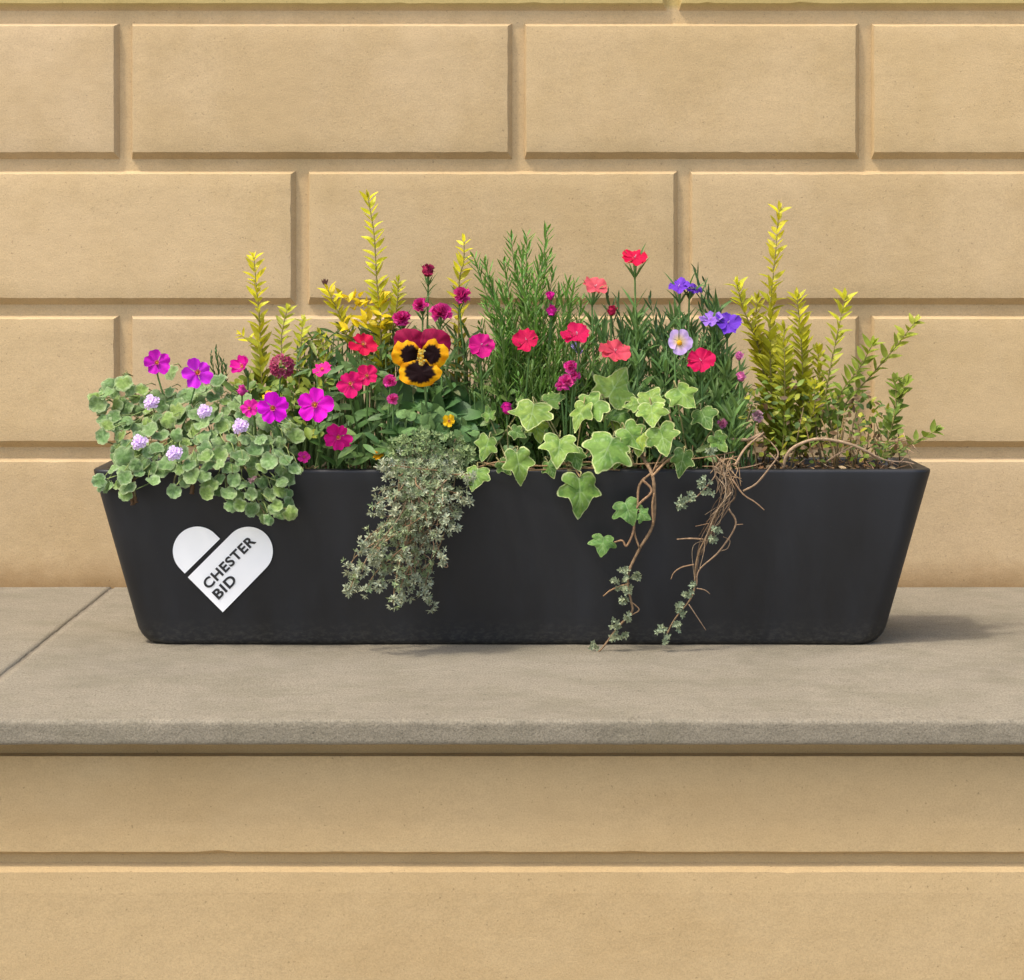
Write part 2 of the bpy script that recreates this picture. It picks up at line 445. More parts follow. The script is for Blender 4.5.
# logo on the front face (face coordinates: x, height up the slope)
def FP(px, py, off=.0012):
    # intersection of the view ray with the sloping front plane y = -.02*z/ZT
    k = .020 / ZT; r = (py - HY) / F
    z = (H - r * D0) / (1 - r * k)
    y = -k * z; return Vector(((px - CX) * (y + D0) / F, y - off, z))
def plate(mb, pts, off, th=.0006):
    n = len(pts); vs = [FP(x, y, off) for x, y in pts] + [FP(x, y, off - th) for x, y in pts]
    fs = [tuple(range(n)), tuple(range(n, 2 * n))[::-1]] + [(i, i + n, (i + 1) % n + n, (i + 1) % n) for i in range(n)]
    mb.add(vs, fs, (1, 1, 1))
def arc(cx, cy, r, a0, a1, n=36): return [(cx + r * math.cos(R(a0 + (a1 - a0) * k / n)), cy - r * math.sin(R(a0 + (a1 - a0) * k / n))) for k in range(n + 1)]
mb = MB()
plate(mb, [(185, 573.3)] + arc(197.7, 551, 24.6, 225, 45)[::1] + [(220.2, 538.6)], .0022)
plate(mb, [(188, 577)] + arc(248.6, 551, 24.4, 135, -45) + [(223, 612)], .0022)
logo = mb.build('logo', M_white, pt, smooth=False)
logo['label'] = 'white heart logo split by a diagonal gap'
def lettering(txt, px, py, cap, length, off=.0030):
    cu = bpy.data.curves.new('lettering', 'FONT'); cu.body = txt; cu.size = 1; cu.offset = .030; cu.extrude = 0; cu.resolution_u = 6
    cu.space_character = 1.1
    to = bpy.data.objects.new('tmp', cu); col.objects.link(to)
    bpy.context.view_layer.update()
    me = bpy.data.meshes.new_from_object(to.evaluated_get(bpy.context.evaluated_depsgraph_get()))
    bpy.data.objects.remove(to)
    xs = [v.co.x for v in me.vertices]; ys = [v.co.y for v in me.vertices]
    x0, x1, y0, y1 = min(xs), max(xs), min(ys), max(ys)
    q = math.sqrt(.5)
    mb = MB(); vs = []
    for v in me.vertices:
        a = (v.co.x - x0) / (x1 - x0) * length; b = (v.co.y - y0) / (y1 - y0) * cap
        vs.append(FP(px + a * q - b * q, py - a * q - b * q, off))
    mb.add(vs, [tuple(p.vertices) for p in me.polygons], (1, 1, 1))
    o = mb.build('lettering', M_black, logo, smooth=False); o['label'] = 'black capital letters reading ' + txt
    bpy.data.meshes.remove(me)
lettering('CHESTER', 209.2, 589.6, 10.6, 67.5)
lettering('BID', 219.2, 599.6, 10.4, 26.5)

# soil
mb = MB(); vs = []; fs = []; nx, ny = 240, 46
for j in range(ny + 1):
    for i in range(nx + 1):
        x = -.484 + .968 * i / nx; y = -.004 + .168 * j / ny
        vs.append((x, y, .203 + noise.noise(Vector((x * 18, y * 18, 1))) * .004 + noise.noise(Vector((x * 90, y * 90, 4))) * .003))
for j in range(ny):
    for i in range(nx): a = j * (nx + 1) + i; fs.append((a, a + 1, a + nx + 2, a + nx + 1))
mb.add(vs, fs, (1, 1, 1)); so = mb.build('soil', M_soil)
tag(so, 'dark brown potting soil filling the planter under the plants', 'soil', kind='stuff')
mb = MB()
for _ in range(900):
    x, y = U(-.47, .47), U(-.004, .155)
    if _ % 4 == 0: y = U(-.004, .02)
    d = Vector((U(-1, 1), U(-1, 1), U(-.3, .5))).normalized()
    p = Vector((x, y, .207 + U(0, .008)))
    c = jit(random.choice([(.20, .12, .06), (.30, .19, .09), (.12, .065, .03), (.34, .25, .14)]), .3)
    if rnd() < .5: tube(mb, [p, p + d * U(.004, .02)], .0007, .0004, c, 4)
    else: leaf(mb, p, d, Vector((U(-.5, .5), -.4, 1)), U(.006, .014), U(.003, .006), c, 3, 1, U(.1, .8), U(-.5, .5))
mu = mb.build('mulch', M_wood); tag(mu, 'tan dead leaves and twigs littering the soil in the planter', 'litter', kind='stuff')

# ------------------------------------------------------------------ plants
ROOTZ = .203
CAM = Vector((0, -D0, H))
def root_at(px, y=.06):
    p = P(px, 460, y); return Vector((p.x, y, ROOTZ))
# --- radial leaf (round scalloped or lobed)
def radial_leaf(mb, c0, n, up, outline, centre, size, colf, rings=(0, .3, .55, .75, .88, .95, 1), fold=.15, dome=.15, wav=.05, seed=None):
    """outline: list of (x,y) in leaf units (base at 0,0, tip towards -y). up: screen direction of +y."""
    n = n.normalized(); up = (up - n * up.dot(n)).normalized(); sx = up.cross(n)
    seed = U(0, 99) if seed is None else seed
    vs = []; cs = []; fs = []; m = len(outline)
    ph = U(0, 6)
    for r, t in enumerate(rings):
        for k, (x, y) in enumerate(outline):
            xx = centre[0] + (x - centre[0]) * t; yy = centre[1] + (y - centre[1]) * t
            z = fold * abs(xx) - dome * ((xx - centre[0]) ** 2 + (yy - centre[1]) ** 2) * 1.6
            z += wav * t * t * math.sin(k * 2 * math.pi / m * 4 + ph) + noise.noise(Vector((xx * 3, yy * 3, seed))) * .07
            cv, dz = colf(xx, yy, t, seed)
            vs.append(c0 + (sx * xx + up * yy + n * (z + dz)) * size); cs.append(cv)
            if t == 0: break
    idx = lambda r, k: 0 if r == 0 else 1 + (r - 1) * m + k % m
    for r in range(1, len(rings)):
        for k in range(m):
            if r == 1: fs.append((0, idx(1, k), idx(1, k + 1)))
            else: fs.append((idx(r - 1, k), idx(r, k), idx(r, k + 1), idx(r - 1, k + 1)))
    mb.add(vs, fs, cs)
def resample(pts, n):
    v = smoothpath([Vector((x, y, 0)) for x, y in pts], 8)
    L = [0]
    for a, b in zip(v[:-1], v[1:]): L.append(L[-1] + (b - a).length)
    out = []; j = 0
    for k in range(n):
        s = L[-1] * k / n
        while L[j + 1] < s: j += 1
        t = (s - L[j]) / max(1e-9, L[j + 1] - L[j]); p = v[j].lerp(v[j + 1], t); out.append((p.x, p.y))
    return out
half = [(0, -.02), (.13, .10), (.30, .14), (.46, .05), (.49, -.08), (.44, -.17), (.55, -.25), (.64, -.40), (.52, -.47), (.37, -.49), (.28, -.60), (.20, -.78), (.09, -.93), (0, -1.02)]
def ivy_outline(wk=1.0, sharp=1.0):
    a = [(x * wk * U(.93, 1.07), y) for x, y in half]; b = [(-x * wk * U(.93, 1.07), y + U(-.02, .02)) for x, y in half[1:-1]][::-1]
    o = resample(a + b + [a[0]], 72)
    return [(x + U(-.008, .008), y + U(-.008, .008)) for x, y in o]
IVV = [((0, -.02), (0, -.98)), ((0, -.02), (.6, -.38)), ((0, -.02), (-.6, -.38)), ((0, -.02), (.42, .06)), ((0, -.02), (-.42, .06)),
       ((0, -.3), (.25, -.62)), ((0, -.3), (-.25, -.62)), ((0, -.5), (.14, -.78)), ((0, -.5), (-.14, -.78))]
def segd(x, y, a, b):
    dx, dy = b[0] - a[0], b[1] - a[1]; t = max(0, min(1, ((x - a[0]) * dx + (y - a[1]) * dy) / (dx * dx + dy * dy)))
    return math.hypot(x - a[0] - dx * t, y - a[1] - dy * t)
def ivy_col(g, e):
    def f(x, y, t, s):
        d = min(segd(x, y, a, b) for a, b in IVV)
        k = noise.noise(Vector((x * 2.4, y * 2.4, s)))
        c = lerpc(g, (g[0] * 1.3, g[1] * 1.2, g[2] * 1.25), .5 + k)
        c = lerpc(c, (c[0] * .7, c[1] * .8, c[2] * .8), 1 if noise.noise(Vector((x * 5, y * 5, s + 5))) > .25 else 0)
        v = max(0, 1 - d / .018); c = lerpc(c, (.36, .47, .22), v * .55)
        ed = t + .05 * noise.noise(Vector((x * 9, y * 9, s)))
        if ed > .93: c = lerpc(c, e, min(1, (ed - .93) / .03))
        return c, -max(0, 1 - d / .05) * .013
    return f
IR = (0, .12, .24, .36, .48, .58, .68, .77, .85, .91, .955, 1)

# ---- variegated ivy
iv = thing('ivy', root_at(590, .01), 'cream edged green ivy with large lobed leaves spilling over the front rim, right of centre', 'ivy plant')
G1 = (.135, .245, .04); G2 = (.185, .30, .05); GD = (.09, .18, .03); GY = (.26, .36, .04); EC = (.50, .55, .22)
# px, py = petiole point, size = leaf length px, width factor, roll deg (0 = tip down, + = tip to the right), tilt up, depth y, colour
IV = [(489, 438, 29, .85, -25, .4, -.045, G2), (478, 468, 27, 1.05, -5, .5, -.05, G1), (517, 452, 36, .8, 8, .3, -.045, G2),
      (534, 404, 34, 1.1, -8, .55, -.01, G2), (490, 419, 17, .8, 200, .5, .01, G1), (512, 430, 16, .9, 60, .5, -.02, GD),
      (535, 420, 26, .9, 12, .5, .0, GY), (560, 437, 36, .98, -6, .4, -.04, G2), (580, 477, 44, 1.02, -3, .1, -.052, G1),
      (608, 398, 38, 1.0, 150, .5, -.005, G2), (600, 400, 34, 1.0, -50, .5, -.02, G1), (584, 404, 30, .72, -8, .4, -.022, G2),
      (613, 437, 42, .98, -22, .35, -.045, G1), (625, 428, 34, 1.0, 40, .5, -.03, G1), (573, 450, 22, .9, 10, .3, -.03, GD),
      (648, 404, 27, 1.0, 165, .6, -.015, G2), (651, 405, 26, 1.0, 5, .45, -.025, G2), (640, 403, 20, .8, -85, .5, -.01, G2),
      (677, 388, 32, 1.0, 30, .45, -.01, G2), (660, 428, 34, .95, 22, .35, -.04, G1), (641, 434, 24, .9, -5, .4, -.03, GY),
      (621, 449, 25, .85, -10, .3, -.04, (.16, .26, .03)), (684, 452, 26, .85, -12, .3, -.042, GD), (628, 412, 26, .9, -70, .6, .0, GD),
      (701, 410, 28, .9, 25, .6, .0, GD), (714, 436, 22, .9, 35, .6, -.01, G1), (612, 415, 24, .9, 15, .6, .01, GY),
      (548, 462, 20, .9, 25, .3, -.03, GD), (500, 462, 18, .8, 40, .4, -.03, GD), (521, 405, 16, .8, 170, .6, .01, G1), (546, 402, 22, .9, 110, .6, .005, G1)]
stem = MB(); hub = [P(x, 470, -.005) + Vector((0, 0, .004)) for x in (500, 560, 620, 680)]
for k, (px, py, L, wk, roll, tilt, y, g) in enumerate(IV):
    lb = MB(); p = P(px, py, y)
    n = Vector((U(-.55, .55), -1, tilt + U(-.25, .35)))
    a = R(roll); up = Vector((-math.sin(a), 0, math.cos(a)))
    radial_leaf(lb, p, n, up, ivy_outline(wk * U(.88, 1.08)), (0, -.36), L * S * U(.88, 1.02), ivy_col(jit(g, .1), jit(EC, .1)), IR, fold=U(-.22, .15), dome=U(-.05, .22), wav=U(.03, .07))
    lb.build('leaf', M_glossleaf, iv)
    h = min(hub, key=lambda q: (q - p).length) + Vector((U(-.02, .02), 0, 0)); back = Vector((0, .012, 0))
    tube(stem, smoothpath([p + Vector((0, .001, 0)), p + up * .006 + back * .6, p.lerp(h, .6) + back, h]), .0007, .001, jit((.28, .25, .10), .2), 5)
# vine runners along the rim
for a in ([(470, 470, -.02), (500, 462, -.028), (540, 466, -.03), (585, 462, -.03), (640, 464, -.03), (700, 458, -.02), (735, 452, 0)],
          [(480, 462, -.01), (520, 470, -.027), (580, 468, -.03), (620, 470, -.025)], [(580, 477, -.05), (576, 468, -.035), (585, 455, -.01), (600, 440, .0)]):
    tube(stem, smoothpath([P(*q) for q in a]), .0012, .0008, (.24, .15, .07), 6, .1)
stem.build('stem', M_stem, iv)

# ---- dry ivy vine trailing down the front (left strand)
Z7 = lambda X, Y, y=-.045: P(560 + X * .2654, 400 + Y * .2653, y)
vine = thing('trailing_vine', root_at(650, .0), 'thin brown vine with two small green leaves hanging down the planter front', 'vine')
mb = MB()
TAN = (.27, .17, .09)
def strand(mb, pts, r0, r1, c, y=-.045, amp=.0, z7=Z7, sides=6):
    q = []
    for k, p in enumerate(pts):
        yy = p[2] if len(p) > 2 else y
        q.append(z7(p[0], p[1], yy) + (rdir() * amp))
    tube(mb, smoothpath(q, 7), r0, r1, jit(c, .15), sides, .12)
strand(mb, [(300, 200, -.01), (345, 275, -.04), (355, 350), (350, 470), (300, 560), (262, 640), (255, 690), (268, 760), (270, 800), (215, 860), (150, 945, -.05), (100, 962, -.06)], .0022, .0010, TAN)
strand(mb, [(400, 215, -.01), (350, 270, -.038), (300, 320, -.042), (292, 400), (280, 490), (298, 556)], .0017, .0012, TAN, -.048)
strand(mb, [(310, 300), (345, 345), (290, 405), (275, 500), (250, 550), (235, 530), (205, 536)], .0016, .0010, (.25, .15, .08), -.05)
strand(mb, [(355, 350), (348, 400), (352, 470)], .0014, .0012, TAN, -.05)
strand(mb, [(262, 690), (195, 715), (162, 740)], .0012, .0006, TAN)
strand(mb, [(268, 760), (298, 790), (270, 810)], .0008, .0006, TAN)
strand(mb, [(290, 408), (310, 420), (250, 415)], .0008, .0006, TAN, -.05)
strand(mb, [(470, 205, .0), (410, 225, -.03), (345, 290, -.044)], .0018, .0014, TAN)
strand(mb, [(410, 50, -.01), (420, 100, -.02), (400, 160, -.02), (350, 270, -.04)], .001, .001, TAN)
mb.build('stem', M_wood, vine)
for X, Y, L, roll in ((245, 385, 24, 20), (300, 425, 13, 60), (165, 515, 20, -8)):
    lb = MB(); a = R(roll)
    radial_leaf(lb, Z7(X, Y, -.053), Vector((.1, -1, .25)), Vector((-math.sin(a), 0, math.cos(a))), ivy_outline(1.1), (0, -.36), L * S, ivy_col((.12, .24, .05), (.22, .34, .1)), IR, fold=-.1, dome=.2, wav=.05)
    lb.build('leaf', M_glossleaf, vine)
GREY = (.30, .34, .20)
def rosette(mb, c, ax, r, col_, n=7, w=.5):
    ax = ax.normalized(); a = ax.orthogonal().normalized(); b = ax.cross(a)
    o = U(0, 6)
    for k in range(n):
        t = o + k * 2.4; u = .35 + .65 * (k + 1) / n
        d = (a * math.cos(t) + b * math.sin(t)) * u + ax * (1.1 - u)
        d.normalize(); L = r * U(.75, 1.15); s = d.cross(ax); 
        if s.length < .1: s = a
        s.normalize(); nn = s.cross(d)
        cc = jit(col_, .16)
        mb.add([c, c + d * L * .55 - s * L * w * .5 + nn * L * .06, c + d * L * .6 - nn * L * .08, c + d * L * .55 + s * L * w * .5 + nn * L * .06, c + d * L], [(0, 1, 2), (0, 2, 3), (1, 4, 2), (2, 4, 3)], cc)
mb = MB()
for X, Y, n, sp in ((225, 690, 9, 26), (285, 665, 9, 18), (240, 645, 5, 14), (238, 762, 5, 14), (255, 720, 4, 14), (215, 850, 6, 20), (235, 880, 5, 14), (205, 890, 4, 14), (250, 820, 4, 14), (130, 930, 4, 16)):
    for _ in range(n): rosette(mb, Z7(X + U(-sp, sp), Y + U(-sp, sp), U(-.056, -.044)), Vector((U(-1, 1), -1, U(-.6, .8))), 4.2 * S, GREY, 7, .62)
mb.build('foliage', M_matte, vine)

# ---- right dead root mass
dr = thing('dead_stem_tangle', root_at(725, .0), 'tangle of dry brown roots over the front rim, right of the thin vine', 'dead plant')
mb = MB()
B = (.22, .15, .085)
main = [(600, 235, -.01), (610, 265, -.034), (635, 345), (590, 430), (560, 500), (525, 570), (510, 640), (500, 735), (430, 830), (395, 900, -.05)]
strand(mb, main, .0018, .0008, B)
def wob(pts, a): return [(p[0] + U(-a, a), p[1] + U(-a, a)) + tuple(p[2:]) for p in pts]
for k in range(24):
    i0 = random.choice([0, 0, 0, 1, 2, 3]); i1 = min(len(main), i0 + random.choice([3, 4, 5]))
    i1 = min(i1, 8)
    strand(mb, wob(main[i0:i1], 24 if k % 3 else 42), U(.0005, .0010), .0004, (.25, .18, .11) if k % 2 else (.15, .10, .06), U(-.056, -.036), .0015, sides=5)
for k in range(14):   # crown at the rim
    strand(mb, [(U(540, 680), U(200, 255), U(-.02, .01)), (U(580, 670), U(215, 275), -.035), (U(550, 690), U(270, 360), -.045)], .0008, .0004, (.3, .2, .11), amp=.002, sides=5)
for pts, r in (([(540, 525), (490, 522), (440, 525)], .0012), ([(505, 620), (460, 630), (430, 650), (418, 676)], .0009), ([(650, 300), (690, 355), (735, 385), (770, 415)], .0011),
               ([(690, 343), (740, 315), (790, 255), (822, 205, -.02), (800, 165, -.01), (760, 130, 0)], .0013), ([(660, 245), (700, 180, -.02), (768, 122, 0)], .0017),
               ([(636, 410), (662, 470), (600, 570), (525, 640), (515, 700)], .0012), ([(662, 470), (690, 468)], .0006), ([(515, 710), (545, 716), (565, 731)], .0008), ([(485, 770), (515, 815), (550, 868)], .0008),
               ([(590, 270), (575, 300), (520, 360), (480, 385), (440, 400)], .0010), ([(560, 465), (530, 472), (510, 476)], .0006), ([(660, 260, -.03), (720, 250, -.03), (762, 238, -.02)], .0009),
               ([(760, 130, .0), (700, 150, .0), (640, 145, .0)], .003), ([(600, 570), (630, 560), (640, 530), (615, 515)], .0006),
               ([(790, 200, -.01), (820, 230, -.02), (860, 260, .01)], .001)):
    strand(mb, pts, r, r * .55, (.29, .19, .11))
mb.build('stem', M_wood, dr)
mb = MB()
for X, Y, n, sp in ((545, 310, 8, 22), (560, 350, 5, 18), (470, 375, 8, 22), (455, 395, 5, 14), (500, 370, 4, 14), (590, 485, 4, 12), (575, 530, 5, 10), (492, 690, 4, 12), (482, 738, 7, 16), (452, 770, 6, 14), (455, 803, 6, 14), (438, 855, 6, 16), (382, 868, 6, 16), (395, 905, 6, 16), (570, 200, 6, 14)):
    for _ in range(n): rosette(mb, Z7(X + U(-sp, sp), Y + U(-sp, sp), U(-.058, -.048)), Vector((U(-1, 1), -1, U(-.6, .8))), 4.4 * S, (.28, .33, .20), 7, .5)
mb.build('foliage', M_matte, dr)
# thick arching root on the right
ar = thing('arched_stem', root_at(800, .01), 'thick tan bare stem arching over the soil at the right end', 'dead stem')
mb = MB()
tube(mb, smoothpath([P(783, 468, -.004), P(788, 453, -.012), P(800, 444, -.015), P(818, 439, -.016), P(842, 442, -.014), P(862, 449, -.010), P(880, 460, .0)], 8), .0020, .0017, (.36, .25, .15), 7, .06)
tube(mb, smoothpath([P(826, 462, .0), P(840, 453, -.01), P(858, 444, -.005)], 6), .0012, .0009, (.30, .2, .12), 6, .1)
tube(mb, smoothpath([P(862, 449, -.01), P(885, 460, -.006), P(905, 462, .0), P(915, 464, .0)], 6), .0012, .0006, (.32, .22, .14), 6, .1)
mb.build('stem', M_wood, ar)

# ---- variegated round-leaved plant at the left end
nep = thing('trailing_plant', root_at(200, .04), 'bushy plant with round pale edged leaves spilling over the left end, with small lilac flowers', 'plant')
def round_outline(m=26, sc=9):
    ph = U(0, 6); e = U(.85, 1.05); o = []
    for k in range(m):
        a = 2 * math.pi * k / m + math.pi / 2
        r = .5 * (1 + .055 * math.sin(a * sc + ph) + U(-.02, .02)); notch = .16 * math.exp(-((math.atan2(math.sin(a - math.pi / 2), math.cos(a - math.pi / 2))) / .38) ** 2)
        o.append((math.cos(a) * r * e, -.42 + math.sin(a) * (r - notch)))
    return o
def round_col(g, e):
    def f(x, y, t, s):
        k = noise.noise(Vector((x * 7, y * 7, s)))
        c = lerpc(g, (g[0] * 1.55 + .02, g[1] * 1.4 + .01, g[2] * 1.7 + .02), .35 + k * 1.2)
        a = math.atan2(y + .4, x); rr = (abs(math.sin(a * 3.5 + s)) < .13) and t < .85 and t > .1
        if t > .96: c = lerpc(c, e, .8)
        elif t > .74: c = lerpc(c, e, .22 + .5 * max(0, k))
        return c, (-.03 if rr else 0)
    return f
NP = [(92, 404), (104, 386), (122, 380), (145, 392), (165, 388), (185, 394), (210, 386), (235, 396), (262, 410), (298, 424), (300, 445), (288, 458), (298, 470), (285, 482), (292, 510), (270, 522), (252, 510), (226, 502), (205, 490), (198, 474), (184, 494), (172, 476), (150, 474), (130, 496), (118, 488), (100, 486), (116, 466), (112, 440), (104, 420)]
fol = MB(); stm = MB()
def nep_leaf(px, py, y, sz, front):
    p = P(px, py, y); cx = (px - 200) / 110
    n = Vector((cx * .5 + U(-.9, .9), -1, .75 + U(-.7, .8) - max(0, (py - 470) / 90)))
    a = R(U(-50, 50) + cx * 35); up = Vector((-math.sin(a), 0, math.cos(a)))
    g = jit(random.choice([(.12, .21, .06), (.15, .245, .075), (.15, .24, .05), (.09, .17, .045)]), .14)
    radial_leaf(fol, p + up * sz * S * .42, n, up, round_outline(), (0, -.42), sz * S, round_col(g, jit((.38, .45, .25), .12)), (0, .35, .62, .8, .92, 1), fold=-U(-.1, .12), dome=U(-.6, .6), wav=.06)
    b = p + up * sz * S * .42
    e = b + Vector((-cx * .014, .022, .004 - max(0, (450 - py)) * .0002)) + up * .008
    tube(stm, [b, b.lerp(e, .5) + up * .003, e], .0006, .0007, jit((.20, .26, .08), .2), 4)
def depthA(py): return -.052 if py > 468 else -.05 + (468 - py) / 90 * .10
for px, py in scatter(NP, 165, 8.2): nep_leaf(px, py, depthA(py) + U(-.012, .012), U(12, 20) * (1 - .18 * max(0, (py - 470) / 50)), 1)
for px, py in scatter(NP, 95, 9): 
    if py > 490: continue
    nep_leaf(px, py, depthA(py) + U(.02, .05), U(12, 17), 0)
# a few outliers from the picture
for px, py, s in ((97, 404, 19), (124, 384, 20), (114, 396, 19), (103, 436, 17), (124, 456, 22), (100, 481, 16), (125, 478, 17), (126, 494, 15), (151, 484, 15), (173, 491, 16), (205, 493, 16), (231, 505, 15), (252, 509, 17), (268, 519, 14), (290, 513, 15), (277, 506, 14), (292, 470, 15), (270, 461, 18), (296, 430, 19), (222, 383, 20), (243, 400, 17), (172, 372, 18)):
    nep_leaf(px, py, depthA(py) - .014, s, 1)
fol.build('foliage', M_matte, nep)
for a in ([(97, 415), (115, 418), (135, 428), (160, 440)], [(104, 396), (125, 410), (150, 425), (175, 440)], [(126, 370), (135, 392), (150, 412), (180, 440)], [(103, 440), (120, 446), (150, 452)],
          [(135, 496), (133, 476), (142, 455), (160, 440)], [(173, 495), (176, 475), (190, 455)], [(268, 520), (258, 500), (250, 475), (235, 455)], [(290, 512), (275, 500), (262, 480), (245, 460)], [(230, 500), (225, 475), (215, 455)]):
    tube(stm, smoothpath([P(x, y, depthA(y) + (.006 if k else -.004) + k * .006) for k, (x, y) in enumerate(a)]), .001, .0014, (.17, .15, .06), 5)
for pts in ([(133, 505), (131, 492), (135, 478)], [(136, 503), (133, 490), (130, 478)], [(192, 494), (193, 484), (197, 474)]):
    tube(stm, smoothpath([P(x, y, -.046) for x, y in pts]), .0028, .0016, (.10, .055, .025), 5, .3)
stm.build('stem', M_stem, nep)

# ---- flowers
def facing(tx=0, up=0, k=1): return Vector((tx, -k, up)).normalized()
def petal_flower(mb, C, n, Rr, cin, cout, petals=5, over=1.1, notch=.06, ruffle=.05, cup=.2, rot=0, rimpow=.18, vein=.12, blotch=0, jag=.03, nr=7, ns=8, irr=.08):
    n = n.normalized(); a = Vector((0, 0, 1)) - n * n.z
    if a.length < .1: a = Vector((1, 0, 0))
    a.normalize(); b = n.cross(a)
    for q in range(petals):
        th0 = R(rot) + 2 * math.pi * q / petals + U(-.08, .08); A = math.pi / petals * over
        RR = Rr * (1 + U(-irr, irr)); sd = U(0, 90); lift = (q % 2) * .03 * Rr; vs = []; cs = []; fs = []
        cu = cup + U(-.08, .08)
        for i in range(nr + 1):
            t = i / nr
            for j in range(-ns // 2, ns // 2 + 1):
                s = j / (ns / 2); wprof = .8 + .2 * min(1, t * 1.5)
                th = th0 + s * A * wprof
                rim = 1 - rimpow * abs(s) ** 2.4 - notch * math.exp(-(s / .25) ** 2)
                if i == nr: rim += U(-jag, jag)
                r = RR * t * (1 - t * t * (1 - rim)) 
                z = RR * (cu * t * t + ruffle * t * t * math.sin(s * 5 + sd)) + lift * t + RR * .06 * s * t
                vs.append(C + (a * math.cos(th) + b * math.sin(th)) * r + n * z)
                c = lerpc(cin, cout, t * 1.6 - .15 + vein * noise.noise(Vector((s * 7, q, sd))))
                k = 1 + .5 * vein * math.sin(s * 16 + sd)
                if blotch and t < blotch + .12 * noise.noise(Vector((s * 5, sd, 0))): c = cin
                cs.append(tuple(x * k for x in c))
        m = ns + 1
        for i in range(nr):
            for j in range(ns): fs.append((i * m + j, i * m + j + 1, (i + 1) * m + j + 1, (i + 1) * m + j))
        mb.add(vs, fs, cs)
def blob(mb, C, r, c, sq=1, n=None, rough=.1, seg=10, ring=7):
    vs = []; fs = []
    ax = (n or Vector((0, 0, 1))).normalized(); a = ax.orthogonal().normalized(); b = ax.cross(a); sd = U(0, 50)
    for i in range(ring + 1):
        ph = math.pi * i / ring
        for k in range(seg):
            th = 2 * math.pi * k / seg; d = (a * math.cos(th) + b * math.sin(th)) * math.sin(ph) + ax * math.cos(ph) * sq
            vs.append(C + d * r * (1 + rough * noise.noise(d * 3 + Vector((sd, 0, 0)))))
    for i in range(ring):
        for k in range(seg): k2 = (k + 1) % seg; fs.append((i * seg + k, (i + 1) * seg + k, (i + 1) * seg + k2, i * seg + k2))
    mb.add(vs, fs, c)
def carnation(mb, C, n, r, c1, c2, layers=4, per=8):
    n = n.normalized(); a = n.orthogonal().normalized(); b = n.cross(a)
    for L in range(layers):
        for k in range(per):
            th = 2 * math.pi * (k + L * .4) / per + U(-.2, .2); f = L / max(1, layers - 1)
            d = (a * math.cos(th) + b * math.sin(th)) * (1 - f * .75) + n * (.25 + f * .8)
            leaf(mb, C - n * r * .2, d, n * .6 - d * .2 + rdir() * .3, r * U(.85, 1.1), r * U(.55, .8), jit(lerpc(c1, c2, U(0, 1)), .15), 4, 1, U(-.3, .5), U(-.5, .3), lambda t: .25 + .75 * t)
MAG = (.60, .012, .40); HOT = (.72, .012, .22); CRI = (.5, .006, .03); SAL = (.66, .10, .12); PUR = (.16, .05, .48); LIL = (.58, .38, .72); DM = (.45, .01, .14)
GRN = (.07, .15, .03); BLG = (.095, .19, .045)

# lilac clusters belong to the round-leaved plant
for px, py, r in ((151, 402, 9), (204, 411, 8), (240, 426, 9.5), (139, 442, 9), (174, 453, 9)):
    fb = MB(); C = P(px, py, depthA(py) - .03)
    for k in range(9):
        a = k * 2.4; rr = r * .62 * math.sqrt(k / 9)
        petal_flower(fb, C + Vector((math.cos(a) * rr, -.002 - (9 - k) * .0006, math.sin(a) * rr * .85)) * 1 if False else C + Vector((math.cos(a) * rr * S, -.004 + .0005 * k, math.sin(a) * rr * S * .9)),
                     facing(math.cos(a) * .5, math.sin(a) * .5 + .2), 4.3 * S, (.50, .20, .62), jit((.80, .62, .88), .05), 5, .85, .12, .08, .15, U(0, 70), nr=3, ns=4)
    f = fb.build('flower', M_petal, nep)
    sb = MB(); tube(sb, smoothpath([C + Vector((0, .002, 0)), C + Vector((0, .016, -.008)), C + Vector((.004, .035, -.03))]), .0008, .001, (.15, .22, .07), 5)
    sb.build('flower_stalk', M_stem, f)
for px, py, r in ((253, 479, 7),):
    fb = MB(); C = P(px, py, -.068)
    for k in range(12): leaf(fb, C + rdir() * r * .35 * S, rdir() + Vector((0, -1, 0)), rdir(), 4.5 * S, 3 * S, jit((.33, .2, .2), .2), 3, 1, .4, .4)
    fb.build('flower', M_petal, nep, label='faded mauve flower head')

